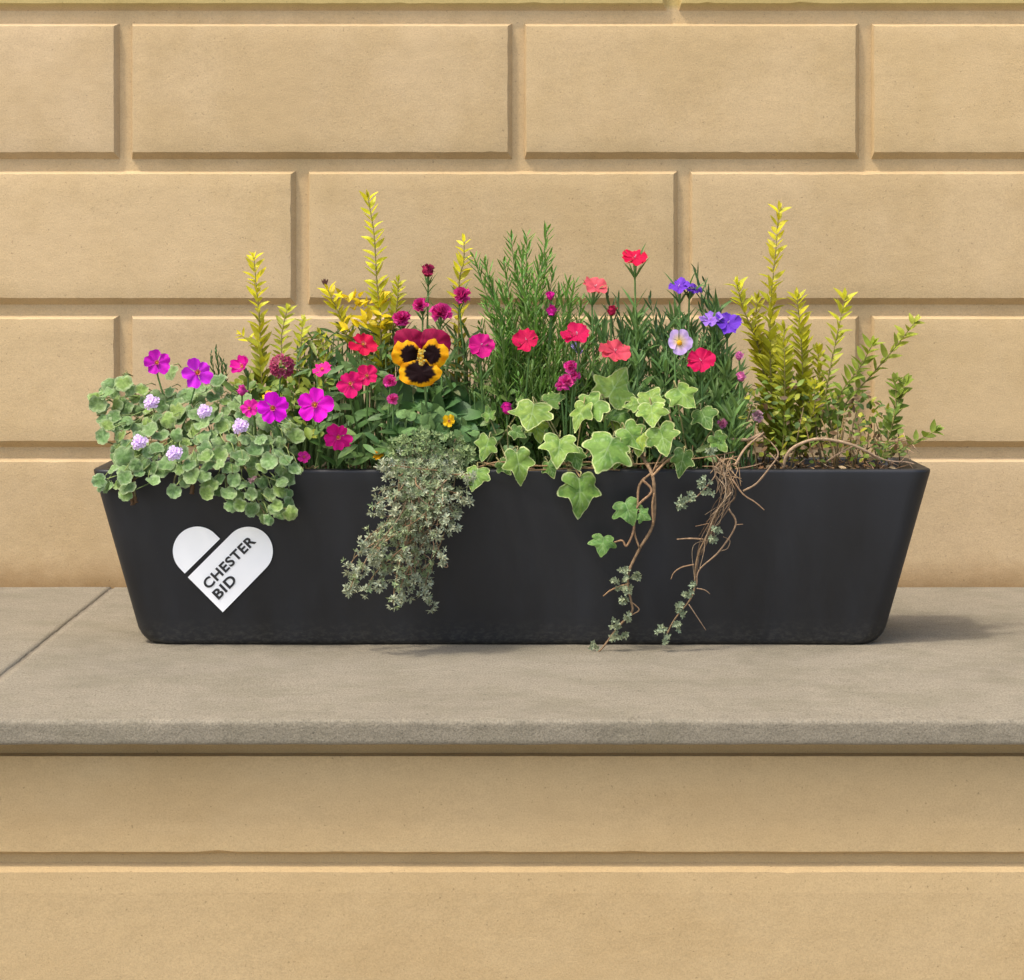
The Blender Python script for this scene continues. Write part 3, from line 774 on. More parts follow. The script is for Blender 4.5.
def stem_leaves(mb, path, n, L, W, c, ang=.5):
    for k in range(n):
        i = int(len(path) * (.15 + .75 * k / n)); p = path[min(i, len(path) - 2)]; d = (path[min(i + 1, len(path) - 1)] - p).normalized()
        for sgn in (-1, 1):
            o = Vector((sgn * U(.5, 1), U(-.7, .7), 0)).normalized()
            dd = d * math.cos(ang) + o * math.sin(ang)
            leaf(mb, p, dd, Vector((0, -.4, 1)), L * U(.7, 1.2) * S, W * S, jit(c, .18), 5, 1, .4, U(.0, .35), LANCE)
LBL = {}
def bloom_plant(name, label, cat, group, blooms, base, leaves=None, leafc=BLG, stemc=(.10, .19, .05)):
    """blooms: dicts with px,py,y,r,kind,..."""
    t = thing(name, base, label, cat, group); st = MB(); fo = MB()
    for b in blooms:
        C = P(b['px'], b['py'], b['y']); r = b['r'] * S; n = (b.get('n', facing(U(-.2, .2), U(.1, .4))) + Vector((U(-.3, .3), 0, U(-.2, .3)))).normalized()
        kd = b['kind']; fb = MB(); cb = MB()
        h = max(.02, C.z - ROOTZ)
        bx = b.get('bx', base.x + U(-.01, .01)); B0 = Vector((bx, max(base.y, b['y'] + .01), ROOTZ))
        back = C - n * r * .35
        calyx_len = r * b.get('cal', .9)
        dn = (-n * .6 + Vector((0, 0, -1))).normalized(); ce = back + dn * calyx_len
        path = smoothpath([back, ce, ce.lerp(B0, .5) + Vector((U(-.003, .003), .0, 0)), B0], 8)
        tube(st, path, .0010, .0014, jit(stemc, .1), 6)
        tube(st, [back + n * r * .05, back + dn * calyx_len * .5, ce], max(.0022, r * .16), .0012, jit(stemc, .1), 7)
        for k in range(4):
            a = k * 1.57 + .5; leaf(fo, ce, -dn + Vector((math.cos(a), math.sin(a), 0)) * .5, Vector((math.cos(a), math.sin(a), .2)), calyx_len * 1.2, 2.2 * S, jit(leafc, .2), 3, 1, .3, -.2, LANCE)
        if leaves: stem_leaves(fo, path[::-1], leaves[0], leaves[1], leaves[2], leafc)
        c = b.get('c', MAG)
        if kd == 'petunia':
            petal_flower(fb, C, n, r * 1.1, lerpc(c, b.get('ce', (c[0] * .7, c[1], c[2] * .8)), .5), c, 5, 1.08, .07, .10, b.get('cup', .12), b.get('rot', U(0, 72)), .34, nr=9, ns=12, vein=.06, jag=.045, irr=.13)
            petal_flower(cb, C - n * r * .02, n, r * .2, (.55, .22, .02), (.6, .15, .15), 5, 1, 0, 0, 1.2, 0, nr=3, ns=4)
            blob(cb, C + n * r * .07, r * .10, (.55, .3, .03), 1, n)
        elif kd == 'dianthus':
            petal_flower(fb, C, n, r * 1.08, lerpc(c, (c[0] * .5, 0, c[2] * .5), .35), c, b.get('petals', 5), b.get('over', 1.22), .04, .13, b.get('cup', .15), b.get('rot', U(0, 72)), .24, jag=.07, nr=7, ns=12, irr=.16, vein=.05)
            for k in range(3): tube(cb, [C, C + n * r * .25 + rdir() * r * .1], .0004, .0003, (.7, .5, .55), 4)
        elif kd == 'viola':
            petal_flower(fb, C, n, r, (.75, .55, .12), c, 5, 1.0, .03, .05, .1, 36, .18, nr=7, ns=8, vein=.05)
            leafc2 = (.75, .40, .02)
            blob(cb, C + n * r * .1 - Vector((0, 0, r * .15)), r * .2, leafc2, .5, n)
        elif kd == 'carnation':
            carnation(fb, C, n, r, c, b.get('ce', (c[0] * .6, c[1], c[2] * .7)), 4, 9)
        elif kd == 'bud':
            blob(fb, C, r * .8, c, 1.1, Vector((.1, 0, 1)), .3)
            carnation(fb, C + Vector((0, -r * .1, r * .1)), Vector((U(-.3, .3), -.5, 1)), r * 1.1, c, (c[0] * .7, c[1], c[2]), 3, 7)
        elif kd == 'cluster':
            for k in range(26):
                o = rdir(); o.y = -abs(o.y); q = C + o * r * .75
                petal_flower(fb, q, o + Vector((0, -.3, .2)), r * .36, (.2, .02, .06), jit(random.choice([(.34, .04, .10), (.26, .03, .08), (.40, .08, .14)]), .2), 5, .9, .1, .2, .3, U(0, 72), nr=2, ns=4)
        fl = fb.build('flower', M_petal, t)
        if cb.v: cb.build('flower_center', M_petal, fl)
    st.build('stem', M_stem, t)
    if fo.v: fo.build('foliage', M_leaf, t)
    return t
def bl(px, py, y, r, kind, c=MAG, **k): d = dict(px=px, py=py, y=y, r=r, kind=kind, c=c); d.update(k); return d
GP = 'bedding flowers planted in the box'
bloom_plant('petunia', 'two violet-magenta open flowers above the round leaves at the left end', 'flower', GP,
            [bl(157, 363, .02, 13, 'petunia', (.50, .01, .42), n=facing(.1, .35)), bl(197, 373, .0, 15, 'petunia', (.55, .02, .58), n=facing(.15, .1), rot=20)], root_at(178, .05))
bloom_plant('petunia', 'two wide magenta flowers with orange centres side by side, left of the pansy', 'flower', GP,
            [bl(273, 408, -.045, 15.5, 'petunia', (.66, .006, .60), n=facing(-.05, .05), rot=10, bx=-.265), bl(315, 405, -.04, 16, 'petunia', (.68, .006, .50), n=facing(.05, .1), rot=-10, bx=-.235)], root_at(295, .03))
bloom_plant('petunia', 'half-closed magenta flower with a small bud below, above the round leaves', 'flower', GP,
            [bl(243, 367, .02, 11, 'petunia', (.62, .008, .28), n=facing(-.6, .6), cup=.5), bl(250, 408, -.035, 9.5, 'petunia', (.72, .02, .35), n=facing(-.8, .1)), bl(242, 391, -.01, 5.5, 'bud', (.62, .05, .30))], root_at(248, .04))
bloom_plant('petunia', 'hot pink pair of flowers left of the pansy with one crimson bloom above', 'flower', GP,
            [bl(350, 384, -.03, 12.5, 'petunia', (.60, .006, .13), n=facing(-.1, .2)), bl(367, 376, -.02, 10.5, 'petunia', (.58, .006, .10), n=facing(.3, .3)), bl(363, 345, .03, 14, 'petunia', (.56, .006, .05), n=facing(0, 1.2))], root_at(360, .05))
bloom_plant('petunia', 'single hot pink flower hanging just above the rim, left of the grey trailing herb', 'flower', GP,
            [bl(338, 437, -.03, 13, 'petunia', (.62, .006, .20), n=facing(.1, -.1))], root_at(342, .03))
bloom_plant('petunia', 'small two-lobed pink flower above the magenta pair, left of the pansy', 'flower', GP,
            [bl(322, 370, .02, 10.5, 'petunia', (.74, .02, .26), n=facing(-.2, .9))], root_at(325, .06))
bloom_plant('petunia', 'tiny pink flower just above the rim at the edge of the round leaves', 'flower', GP,
            [bl(304, 457, -.025, 6, 'petunia', (.60, .02, .25), n=facing(.3, .3))], root_at(306, .02))
bloom_plant('marigold', 'small bright yellow flower beside the dark maroon flower head', 'flower', GP,
            [bl(269, 396, .01, 6, 'petunia', (.78, .50, .01), n=facing(-.3, .8), ce=(.6, .35, 0))], root_at(270, .04))
bloom_plant('marigold', 'small round yellow flower with orange centre right below the pansy', 'flower', GP,
            [bl(449, 421, -.02, 6, 'petunia', (.80, .48, .01), n=facing(0, .2), ce=(.6, .25, 0))], root_at(450, .02))
bloom_plant('marigold', 'small orange-yellow flower above the rim beside the grey trailing herb', 'flower', GP,
            [bl(378, 454, -.03, 6.5, 'petunia', (.70, .33, .005), n=facing(-.1, .5), ce=(.5, .2, 0))], root_at(380, .015))
bloom_plant('phlox', 'dusty maroon flower cluster between the golden sprigs at left', 'flower', GP,
            [bl(282, 366, .02, 13, 'cluster')], root_at(282, .06), (4, 14, 3), GRN)
bloom_plant('carnation', 'closed crimson bud on a tall stem above the pansy', 'flower', GP,
            [bl(428, 271, .06, 6.8, 'bud', (.30, .015, .06), cal=2.2, n=facing(0, .9))], root_at(434, .08), (5, 20, 3))
for lab, px, py, r, y in (('deep pink ruffled flower nearest right of the crimson bud stem above the pansy', 441, 313, 11.5, .04), ('small deep pink ruffled flower directly below the crimson bud', 421, 306, 8.5, .06), ('loose pale-edged pink flower head above the left petal of the pansy', 402, 319, 10, .05), ('magenta flower head at the foot of the small yellow sprig', 461, 296, 9.5, .07)):
    bloom_plant('carnation', lab, 'flower', GP, [bl(px, py, y, r, 'carnation', (.55, .012, .17), ce=(.62, .06, .28), n=facing(U(-.1, .1), .6), cal=1)], root_at(px + 4, y + .01), (5, 22, 3))
for lab, px, py, r, y, c, n in (
    ('magenta five-petalled flower right of the pansy', 481, 345, 14, -.02, (.50, .006, .17), facing(.1, .2)),
    ('bright crimson flower in front of the needle-leaved shrub', 527, 340, 12.5, -.02, (.52, .006, .065), facing(0, .3)),
    ('crimson flower with dark centre right of the needle-leaved shrub', 577, 335, 13, -.02, (.50, .006, .07), facing(-.1, .9)),
    ('tall coral pink flower left of the tallest crimson one', 595, 287, 13, .05, SAL, facing(0, 1.3)),
    ('tallest crimson flower, on a long straight green stem', 635, 258, 14, .05, (.58, .005, .05), facing(0, 1.5)),
    ('ragged coral flower low in front, above the ivy leaves', 615, 352, 15, .0, (.62, .07, .10), facing(.1, .7)),
    ('crimson round flower just below the pale lilac one', 701, 361, 14.5, .0, (.54, .005, .075), facing(0, .5)),
    ('two-toned purple flower on tall stem right of the tallest crimson flower', 684, 288, 15, .05, PUR, facing(.1, 1.9)),
    ('large violet ruffled flower left of the tall golden shrub', 721, 322, 17, .03, (.19, .06, .55), facing(-.1, 1.2))):
    bs = [bl(px, py, y, r, 'dianthus', c, n=n, cal=1.3)]
    if px == 721: bs = [bl(728, 323, y, 12.5, 'dianthus', (.14, .04, .46), n=facing(.3, .9), cal=1.2), bl(711, 320, y + .004, 10.5, 'dianthus', (.33, .17, .62), n=facing(-.4, 1.2), cal=1)]
    if px == 684: bs = [bl(679, 287, y, 11, 'dianthus', (.17, .05, .50), n=facing(-.1, 1.3), cal=1.4), bl(692, 289, y + .003, 9, 'dianthus', (.13, .04, .40), n=facing(.5, 1.4), cal=1)]
    bloom_plant('dianthus', lab, 'flower', GP, bs, root_at(px + U(-3, 3), y + (.07 if y < -.01 else .015)), (6, 26, 3.2))
bloom_plant('viola', 'pale lilac flower with yellow eye right of centre', 'flower', GP, [bl(679, 341, .0, 14, 'viola', (.66, .46, .80), n=facing(.05, .1))], root_at(676, .02), (4, 24, 3))
for lab, bs in (('bunch of small magenta flowers between the needle-leaved shrub and the ivy', [(566, 382, 9), (571, 367, 7.5), (575, 375, 6), (560, 386, 5)]),
                ('two small pink buds behind the needle-leaved shrub', [(550, 296, 4.5), (552, 311, 6)]),
                ('tiny deep pink bud low at the left edge of the ivy', [(507, 409, 6)]),
                ('small magenta flowers under the left side of the pansy', [(390, 381, 7), (393, 399, 6)]),
                ('small crimson bud between the coral flower and the tallest crimson flower', [(612, 311, 5.5)]),
                ('two small pink buds beside the golden shrub, one above the other', [(739, 356, 4.5), (741, 377, 5)]),
                ('tiny pink flower low beside the dry stems', [(722, 424, 5.5)]), ('pale pink small flower at the foot of the golden shrub', [(757, 416, 6.5)]),
                ('tiny pale violet flowers under the dark-centred crimson flower', [(575, 346, 4), (579, 351, 4)])):
    c = (.72, .02, .30)
    if 'pale' in lab: c = (.62, .30, .40)
    if 'violet' in lab: c = (.5, .3, .7)
    if 'pink buds beside' in lab or 'tiny pink' in lab: c = (.66, .16, .36)
    if 'crimson bud' in lab: c = (.42, .015, .06)
    py0 = bs[0][1]; yy = .05 if py0 < 315 else (.0 if py0 > 360 else .02)
    kd = 'bud' if 'bud' in lab else 'carnation'; xk = {'ce': (.82, .14, .42)} if 'magenta' in lab else {}
    bloom_plant('small_flower', lab, 'flower', GP, [bl(a, b, yy, r, kd, jit(c, .05), n=facing(U(-.2, .2), .4), cal=1.1, **xk) for a, b, r in bs], root_at(bs[0][0] + 2, yy + .012), (3, 16, 2.6))

# ---- pansy
pan = thing('pansy', root_at(425, .03), 'large yellow and dark brown pansy face with crimson upper petals, left of centre', 'pansy')
PY = -.03
def pansy_petal(name, cx, cy, rx, ry, rot, lay, colf, wave=.05, lobes=5, bulge=None, label=None):
    mb = MB(); rings = 26; seg = 64; vs = []; cs = []; fs = []; a0 = R(rot); sd = U(0, 90)
    for i in range(rings + 1):
        t = i / rings
        for k in range(seg):
            th = 2 * math.pi * k / seg
            rr = 1 + wave * math.sin(th * lobes + sd) + .02 * math.sin(th * 11 + sd * 2)
            x = rx * t * rr * math.cos(th); y = ry * t * rr * math.sin(th)
            X = cx + x * math.cos(a0) - y * math.sin(a0); Y = cy + x * math.sin(a0) + y * math.cos(a0)
            dd = math.hypot(X - 421, Y - 361)
            yy = PY + lay - .0022 * t * t * math.sin(th * 3 + sd) + .004 * (t ** 3) - .0001 * dd + .0012 * t * t * math.sin(th * 7 + sd)
            vs.append(P(X, Y, yy)); cs.append(colf(X, Y, t, th))
    for i in range(rings):
        for k in range(seg): k2 = (k + 1) % seg; fs.append((i * seg + k, i * seg + k2, (i + 1) * seg + k2, (i + 1) * seg + k))
    mb.add(vs, fs, cs); o = mb.build(name, M_petal, pan)
    if label: o['label'] = label
YEL = (.78, .40, .004); DKB = (.010, .0012, .0015); CR = (.30, .004, .05)
def redf(X, Y, t, th):
    v = noise.noise(Vector((math.atan2(Y - 361, X - 421) * 14, t, 2)))
    return lerpc(CR, (.15, .002, .03), .4 + .6 * v)
def yelf(bx, by, brx, bry, sd):
    def f(X, Y, t, th):
        q = math.hypot((X - bx) / brx, (Y - by) / bry); an = math.atan2(Y - by, X - bx)
        edge = 1 + .05 * math.sin(an * 21 + sd) + .05 * math.sin(an * 9) + .14 * noise.noise(Vector((math.cos(an) * 3, math.sin(an) * 3, sd)))
        y = lerpc(YEL, (.72, .27, .002), .5 + noise.noise(Vector((X * .15, Y * .15, sd))))
        return lerpc(DKB, y, (q - edge) / .16)
    return f
pansy_petal('petal', 409.5, 341, 16.5, 13, 8, .006, redf, .04, 4, label='crimson upper petal')
pansy_petal('petal', 435.5, 342, 16.5, 13.5, 22, .005, redf, .04, 4, label='crimson upper petal')
pansy_petal('petal', 405.2, 353.5, 13.6, 14.2, 24, .002, yelf(409.6, 354.5, 8.2, 9.0, 1), .05, 4, label='yellow side petal with dark brown blotch')
pansy_petal('petal', 435.0, 353.5, 13.2, 14.4, -24, .0012, yelf(431.6, 354.5, 8.4, 9.2, 2), .05, 4, label='yellow side petal with dark brown blotch')
pansy_petal('petal', 419.8, 373.0, 21.5, 13.6, 0, -.001, yelf(419.8, 372.0, 14.0, 10.6, 4), .045, 5, label='yellow lower petal with dark brown blotch')
mb = MB()
for k in range(80):
    X = 421 + U(-2.4, 2.4); Y = U(350, 365); leaf(mb, P(X, Y, PY - .0028), Vector((U(-.6, .6), -.12, U(-1, 1))), Vector((U(-.3, .3), -1, .2)), 2.6 * S, 1.9 * S, jit(random.choice([(.75, .5, .05), (.7, .38, .02), (.55, .5, .15), (.4, .2, .02)]), .15), 3, 1, .3, .3)
mb.build('flower_center', M_petal, pan)
st = MB(); tube(st, smoothpath([P(421, 362, PY + .006), P(423, 372, PY + .022), P(426, 400, .0), P(428, 450, .02), root_at(425, .03)]), .0013, .0016, (.12, .2, .06), 6)
st.build('stem', M_stem, pan)

# ---- golden shrubs
def goldleaf(mb, p, d, L, c, W=.36):
    W *= .98
    n = (Vector((0, -.5, .9)) + rdir() * .35)
    leaf(mb, p, d, n, L, L * W, c, 5, 1, .45, U(-.25, .25), lambda t: (math.sin(math.pi * (.06 + .94 * t ** .8))) ** .85)
def sprig(fo, st, pts, L0, L1, step, ctop, cbot, y=.08, y2=None, tip=4, stemr=.0012, W=.36, two=.0, dens=None):
    y2 = y if y2 is None else y2; pts = [(a + (U(-2.5, 2.5) if k else 0), b) for k, (a, b) in enumerate(pts)]; q = [P(a, b, y + (y2 - y) * k / max(1, len(pts) - 1)) for k, (a, b) in enumerate(pts)]
    path = smoothpath(q, 10); tube(st, path, stemr * .5, stemr, (.20, .17, .05), 5)
    tot = sum((b - a).length for a, b in zip(path[:-1], path[1:])); s = 0; nxt = .004; ang = U(0, 3)
    for a, b in zip(path[:-1], path[1:]):
        seg = (b - a).length
        while nxt < s + seg:
            f = (nxt - s) / seg; p = a.lerp(b, f); d = (a - b).normalized(); u = nxt / tot
            L = (L0 + (L1 - L0) * min(1, u * 1.3)) * S * U(1.0, 1.4)
            ang += math.pi / 2 + U(-.3, .3)
            e1 = d.orthogonal().normalized(); e2 = d.cross(e1)
            o = e1 * math.cos(ang) + e2 * math.sin(ang)
            o = Vector((o.x * 2.4 + .25 * math.copysign(1, o.x), o.y, o.z)).normalized()
            for sg in (-1, 1):
                el = U(.65, 1.05)
                dd = d * math.cos(el) + o * sg * math.sin(el)
                c = jit(lerpc(ctop, cbot, u * 1.15 + U(-.15, .15)), .14)
                goldleaf(fo, p, dd, L, c, W)
            st_ = .62 * (step if not dens else step * (1 - u * dens))
            nxt += st_ * S * U(.8, 1.2)
        s += seg
    d = (path[0] - path[2]).normalized()
    for k in range(tip): goldleaf(fo, path[0], d + rdir() * .45, L0 * S * U(.6, .9), jit(ctop, .1), W)
YT = (.60, .52, .015); YB = (.23, .27, .022); YM = (.40, .38, .015)
GS = 'golden leaved shrubs'
g = thing('golden_shrub', root_at(785, .09), 'tallest yellow-green shrub of upright sprigs at the right end of the planter', 'shrub', GS)
fo, st = MB(), MB()
sprig(fo, st, [(779, 210), (776, 255), (772, 310), (770, 370), (772, 455)], 12, 19, 12, (.58, .50, .015), YB, .08, .06, dens=.62)
sprig(fo, st, [(737, 285), (746, 310), (760, 345), (768, 395)], 12, 15, 9, (.52, .50, .02), YM, .07, .08, dens=.2)
sprig(fo, st, [(757, 300), (758, 330), (765, 360), (768, 390)], 11, 15, 9, YM, YM, .085, .08)
sprig(fo, st, [(797, 297), (800, 340), (803, 390), (804, 455)], 13, 17, 7.5, (.50, .47, .015), YB, .07, .06, dens=.35)
sprig(fo, st, [(845, 298), (838, 335), (828, 375), (818, 430)], 13, 13, 11, (.48, .46, .02), (.20, .28, .03), .07, .05)
sprig(fo, st, [(784, 330), (782, 380), (785, 440)], 13, 15, 8, YM, YB, .05, .05)
for k in range(6):
    x = U(755, 825); sprig(fo, st, [(x, U(345, 400)), (x + U(-5, 5), 415), (785 + U(-20, 20), 455)], 11, 13, 8, YM, (.13, .19, .02), U(.03, .09))
fo.build('foliage', M_leaf, g); st.build('stem', M_stem, g)
g = thing('golden_shrub', root_at(840, .05), 'leaning green-yellow branches reaching over the right end of the planter', 'shrub', GS)
fo, st = MB(), MB()
sprig(fo, st, [(915, 322), (893, 350), (868, 378), (845, 402), (828, 440)], 13, 13, 12, (.34, .36, .03), (.14, .22, .03), .05, .05, W=.42)
sprig(fo, st, [(872, 345), (858, 368), (842, 392), (830, 425)], 13, 13, 10, (.30, .36, .03), (.14, .22, .03), .04, .05, W=.42)
sprig(fo, st, [(905, 383), (900, 405), (893, 430), (880, 458)], 12, 12, 13, (.22, .28, .03), (.12, .2, .03), .04, .03, W=.6)
sprig(fo, st, [(895, 380), (897, 400), (890, 425)], 11, 11, 14, (.22, .28, .03), (.12, .2, .03), .045, .03, W=.6)
sprig(fo, st, [(935, 431), (915, 441), (893, 452), (880, 460)], 12, 10, 14, (.20, .28, .03), (.16, .2, .05), .01, .02, W=.5)
RB = [(735, 400), (760, 385), (800, 380), (835, 395), (870, 392), (890, 410), (902, 432), (900, 458), (860, 464), (800, 462), (745, 462), (735, 430)]
for px, py in scatter(RB, 620, 2):
    c = jit(random.choice([(.12, .19, .03), (.16, .23, .03), (.22, .27, .03), (.09, .14, .03), (.34, .34, .03), (.15, .09, .04)]), .2)
    leaf(fo, P(px, py, U(-.005, .10)), Vector((U(-1, 1), U(-1, .2), U(-.2, 1))), Vector((U(-.5, .5), -.6, .8)), U(5, 10) * S, U(3, 6.5) * S, c, 4, 1, U(-.2, .5), U(-.3, .4))
for _ in range(40):
    a = P(U(740, 905), U(400, 440), U(0, .1)); b = Vector((a.x + U(-.02, .02), a.y + U(-.01, .01), ROOTZ)); tube(st, [a, a.lerp(b, .5) + rdir() * .004, b], .0006, .0010, jit((.2, .14, .06), .3), 4)
for _ in range(60):   # brown dead bits at the far end
    p = P(U(858, 915), U(438, 466), U(-.005, .06)); tube(st, [p, p + rdir() * .014], .0005, .0003, jit((.42, .26, .15), .2), 4)
fo.build('foliage', M_leaf, g); st.build('stem', M_stem, g)
g = thing('golden_shrub', root_at(262, .08), 'slender bright yellow sprig rising behind the left flowers', 'shrub', GS)
fo, st = MB(), MB()
sprig(fo, st, [(254, 258), (259, 290), (262, 325), (264, 420)], 11, 16, 9.5, (.64, .56, .012), (.20, .23, .02), .09, .07, dens=.5)
sprig(fo, st, [(241, 335), (252, 342), (262, 350)], 9, 9, 12, (.62, .55, .015), YM, .09, .08)
sprig(fo, st, [(287, 310), (284, 335), (282, 360), (278, 400)], 11, 12, 9, (.45, .45, .02), YB, .09, .07)
sprig(fo, st, [(303, 320), (303, 345), (300, 400)], 11, 12, 9, (.45, .45, .02), YB, .09, .07)
fo.build('foliage', M_leaf, g); st.build('stem', M_stem, g)
g = thing('golden_shrub', root_at(375, .09), 'tallest yellow sprig left of centre, rising above the pansy', 'shrub', GS)
fo, st = MB(), MB()
sprig(fo, st, [(368, 198), (372, 235), (375, 280), (380, 325), (380, 400)], 12, 17, 13, (.62, .58, .012), (.35, .36, .02), .09, .08, dens=.45)
sprig(fo, st, [(328, 290), (334, 305), (342, 322), (350, 345)], 11, 15, 8, (.62, .52, .012), YM, .08, .08)
sprig(fo, st, [(320, 335), (322, 355), (325, 390)], 11, 12, 9, (.42, .42, .02), YB, .09, .07)
sprig(fo, st, [(398, 282), (396, 300), (394, 330)], 10, 12, 7, (.48, .46, .02), YM, .085, .08)
for _ in range(60):
    px, py = U(338, 395), U(295, 330); goldleaf(fo, P(px, py, U(.06, .1)), Vector((U(-1, 1), U(-1, .3), U(0, 1))), 13 * S, jit((.66, .50, .01), .12), .5)
for k in range(7): leaf(fo, P(325, 286, .08), Vector((U(-.6, .6), -.2, 1)), Vector((0, -1, .2)), 8 * S, 2.2 * S, (.10, .04, .025), 3, 1)
fo.build('foliage', M_leaf, g); st.build('stem', M_stem, g)
g = thing('golden_shrub', root_at(462, .1), 'short yellow sprig between the pansy and the needle-leaved shrub', 'shrub', GS)
fo, st = MB(), MB()
sprig(fo, st, [(464, 242), (463, 262), (461, 290), (462, 400)], 11, 15, 12, (.66, .60, .012), (.30, .26, .03), .09, .09)
fo.build('foliage', M_leaf, g); st.build('stem', M_stem, g)

# ---- needle-leaved shrub
def needle_sprig(fo, st, q, L, W, step, c, ang=.45, r=.0009):
    path = smoothpath(q, 8); tube(st, path, r * .5, r, jit((.10, .15, .04), .2), 5)
    s = 0; nxt = 0; th = U(0, 6)
    for a, b in zip(path[:-1], path[1:]):
        seg = (b - a).length; d = (a - b).normalized(); e1 = d.orthogonal().normalized(); e2 = d.cross(e1)
        while nxt < s + seg:
            p = a.lerp(b, (nxt - s) / seg); th += 2.4 + U(-.3, .3); o = e1 * math.cos(th) + e2 * math.sin(th); an = ang * U(.6, 1.4)
            l = L * S * U(.75, 1.2) * min(1, .55 + nxt * 30)
            needle(fo, p, d * math.cos(an) + o * math.sin(an), o * -1 + d, l, W * S, jit(c, .22)); nxt += step * S
        s += seg
rm = thing('needle_leaved_shrub', root_at(530, .08), 'green bushy shrub with fine needle leaves in the middle of the planter', 'shrub')
fo, st = MB(), MB(); NC = (.125, .26, .04)
tips = [(474, 258, 500, 330), (485, 262, 502, 330), (491, 283, 508, 340), (504, 262, 515, 330), (511, 238, 525, 320), (521, 250, 528, 330), (527, 236, 527, 320), (540, 262, 535, 330), (547, 230, 535, 310), (549, 256, 540, 320), (552, 274, 543, 330), (560, 290, 548, 350), (575, 284, 560, 350), (570, 300, 556, 350), (568, 282, 560, 340), (500, 285, 515, 350), (517, 275, 525, 340), (531, 275, 533, 340), (486, 305, 502, 360), (480, 325, 500, 370), (556, 305, 550, 360), (582, 300, 570, 360), (507, 300, 520, 360)]
for a, b, c, d in tips:
    y = U(.04, .11); needle_sprig(fo, st, [P(a, b, y), P((a + c) / 2 + U(-2, 2), (b + d) / 2, y), P(c, d, y - .005), Vector((P(530 + (c - 530) * .5, 450, .08).x, .08, ROOTZ))], 19, 2.5, 2.6, NC, .6)
for k in range(80):
    a = U(472, 600); top = 300 + abs(a - 530) * .45; b = U(top, 400); y = U(.02, .11)
    if b > 350: y = U(.015, .05)
    needle_sprig(fo, st, [P(a, b, y), P(a + (530 - a) * .15 + U(-4, 4), b + 30, y + .003), Vector((P(530 + (a - 530) * .7, 450, y).x, y + .01, ROOTZ))], 15, 2.4, 3.0, lerpc(NC, (.12, .19, .04), rnd()), .5)
fo.build('foliage', M_leaf, rm); st.build('stem', M_stem, rm)
# small needle tuft at left
nt_ = thing('needle_sprig', root_at(215, .08), 'tiny dark green needle sprig behind the violet-magenta flower at left', 'sprig')
fo, st = MB(), MB()
for a, b in ((216, 350), (211, 354), (221, 360), (224, 362)):
    needle_sprig(fo, st, [P(a, b, .06), P(a + 2, b + 14, .06), P(219, 395, .07)], 10, 2.2, 3.4, (.05, .11, .03), .3)
fo.build('foliage', M_leaf, nt_); st.build('stem', M_stem, nt_)

# ---- blue-green narrow leaved clumps (right of centre)
def tuft(fo, px, py, y, n, L, W, c, spread=.8, st=None):
    b0 = P(px, py, y)
    for _ in range(n):
        d = Vector((U(-spread, spread), U(-.7, .4), 1)).normalized()
        leaf(fo, b0 + Vector((U(-.004, .004), U(-.004, .004), U(-.01, .004))), d, Vector((0, -.6, .6)) + rdir() * .3, L * S * U(.6, 1.2), W * S * U(.8, 1.2), jit(c, .2), 6, 1, .45, U(-.05, .5), LANCE)
clumps = [('grey-green clump of narrow leaves under the tall crimson and coral flowers', [(585, 330), (600, 300), (625, 320), (640, 300), (655, 330), (650, 430), (590, 430), (585, 380)], 30, (.105, .20, .045)),
          ('grey-green clump of narrow leaves around the pale lilac flower', [(650, 330), (665, 305), (700, 330), (715, 300), (722, 350), (728, 420), (650, 430)], 36, (.10, .19, .045)),
          ('fresh green clump of narrow leaves between the lilac flower and golden shrub', [(690, 390), (735, 360), (745, 400), (750, 445), (700, 450), (690, 420)], 24, (.12, .21, .045))]
for lab, poly, n, c in clumps:
    xs = [p[0] for p in poly]; t = thing('narrow_leaved_plant', root_at(sum(xs) / len(xs), .05), lab, 'plant', 'narrow leaved plants'); fo, st = MB(), MB()
    for px, py in scatter(poly, n, 6):
        y = max(-.01, .09 - (py - 300) / 130 * .09) + U(-.01, .02)
        tuft(fo, px, py + 10, y, 12, 26, 3.2, c)
        tube(st, smoothpath([P(px, py + 8, y), P(px + U(-3, 3), (py + 470) / 2, y), root_at(px + U(-6, 6), y)]), .0008, .0012, jit((.12, .2, .06), .15), 5)
        for k in range(3):
            q = py + 14 + k * 14
            if q < 440: tuft(fo, px + U(-2, 2), q + 6, y, 4, 22, 3, c, 1.0)
    fo.build('foliage', M_leaf, t); st.build('stem', M_stem, t)
t = thing('narrow_leaved_plant', root_at(706, .06), 'tall thin leafy sprig between the two purple flowers', 'plant', 'narrow leaved plants'); fo, st = MB(), MB()
for a, b in ((697, 272), (705, 283), (713, 300), (650, 300), (660, 315), (608, 296), (617, 300)):
    needle_sprig(fo, st, [P(a, b, .06), P(a + 5, b + 30, .06), P(a + 7, b + 70, .06), root_at(a + 6, .06)], 19, 3.0, 6, (.06, .125, .04), .4)
fo.build('foliage', M_leaf, t); st.build('stem', M_stem, t)

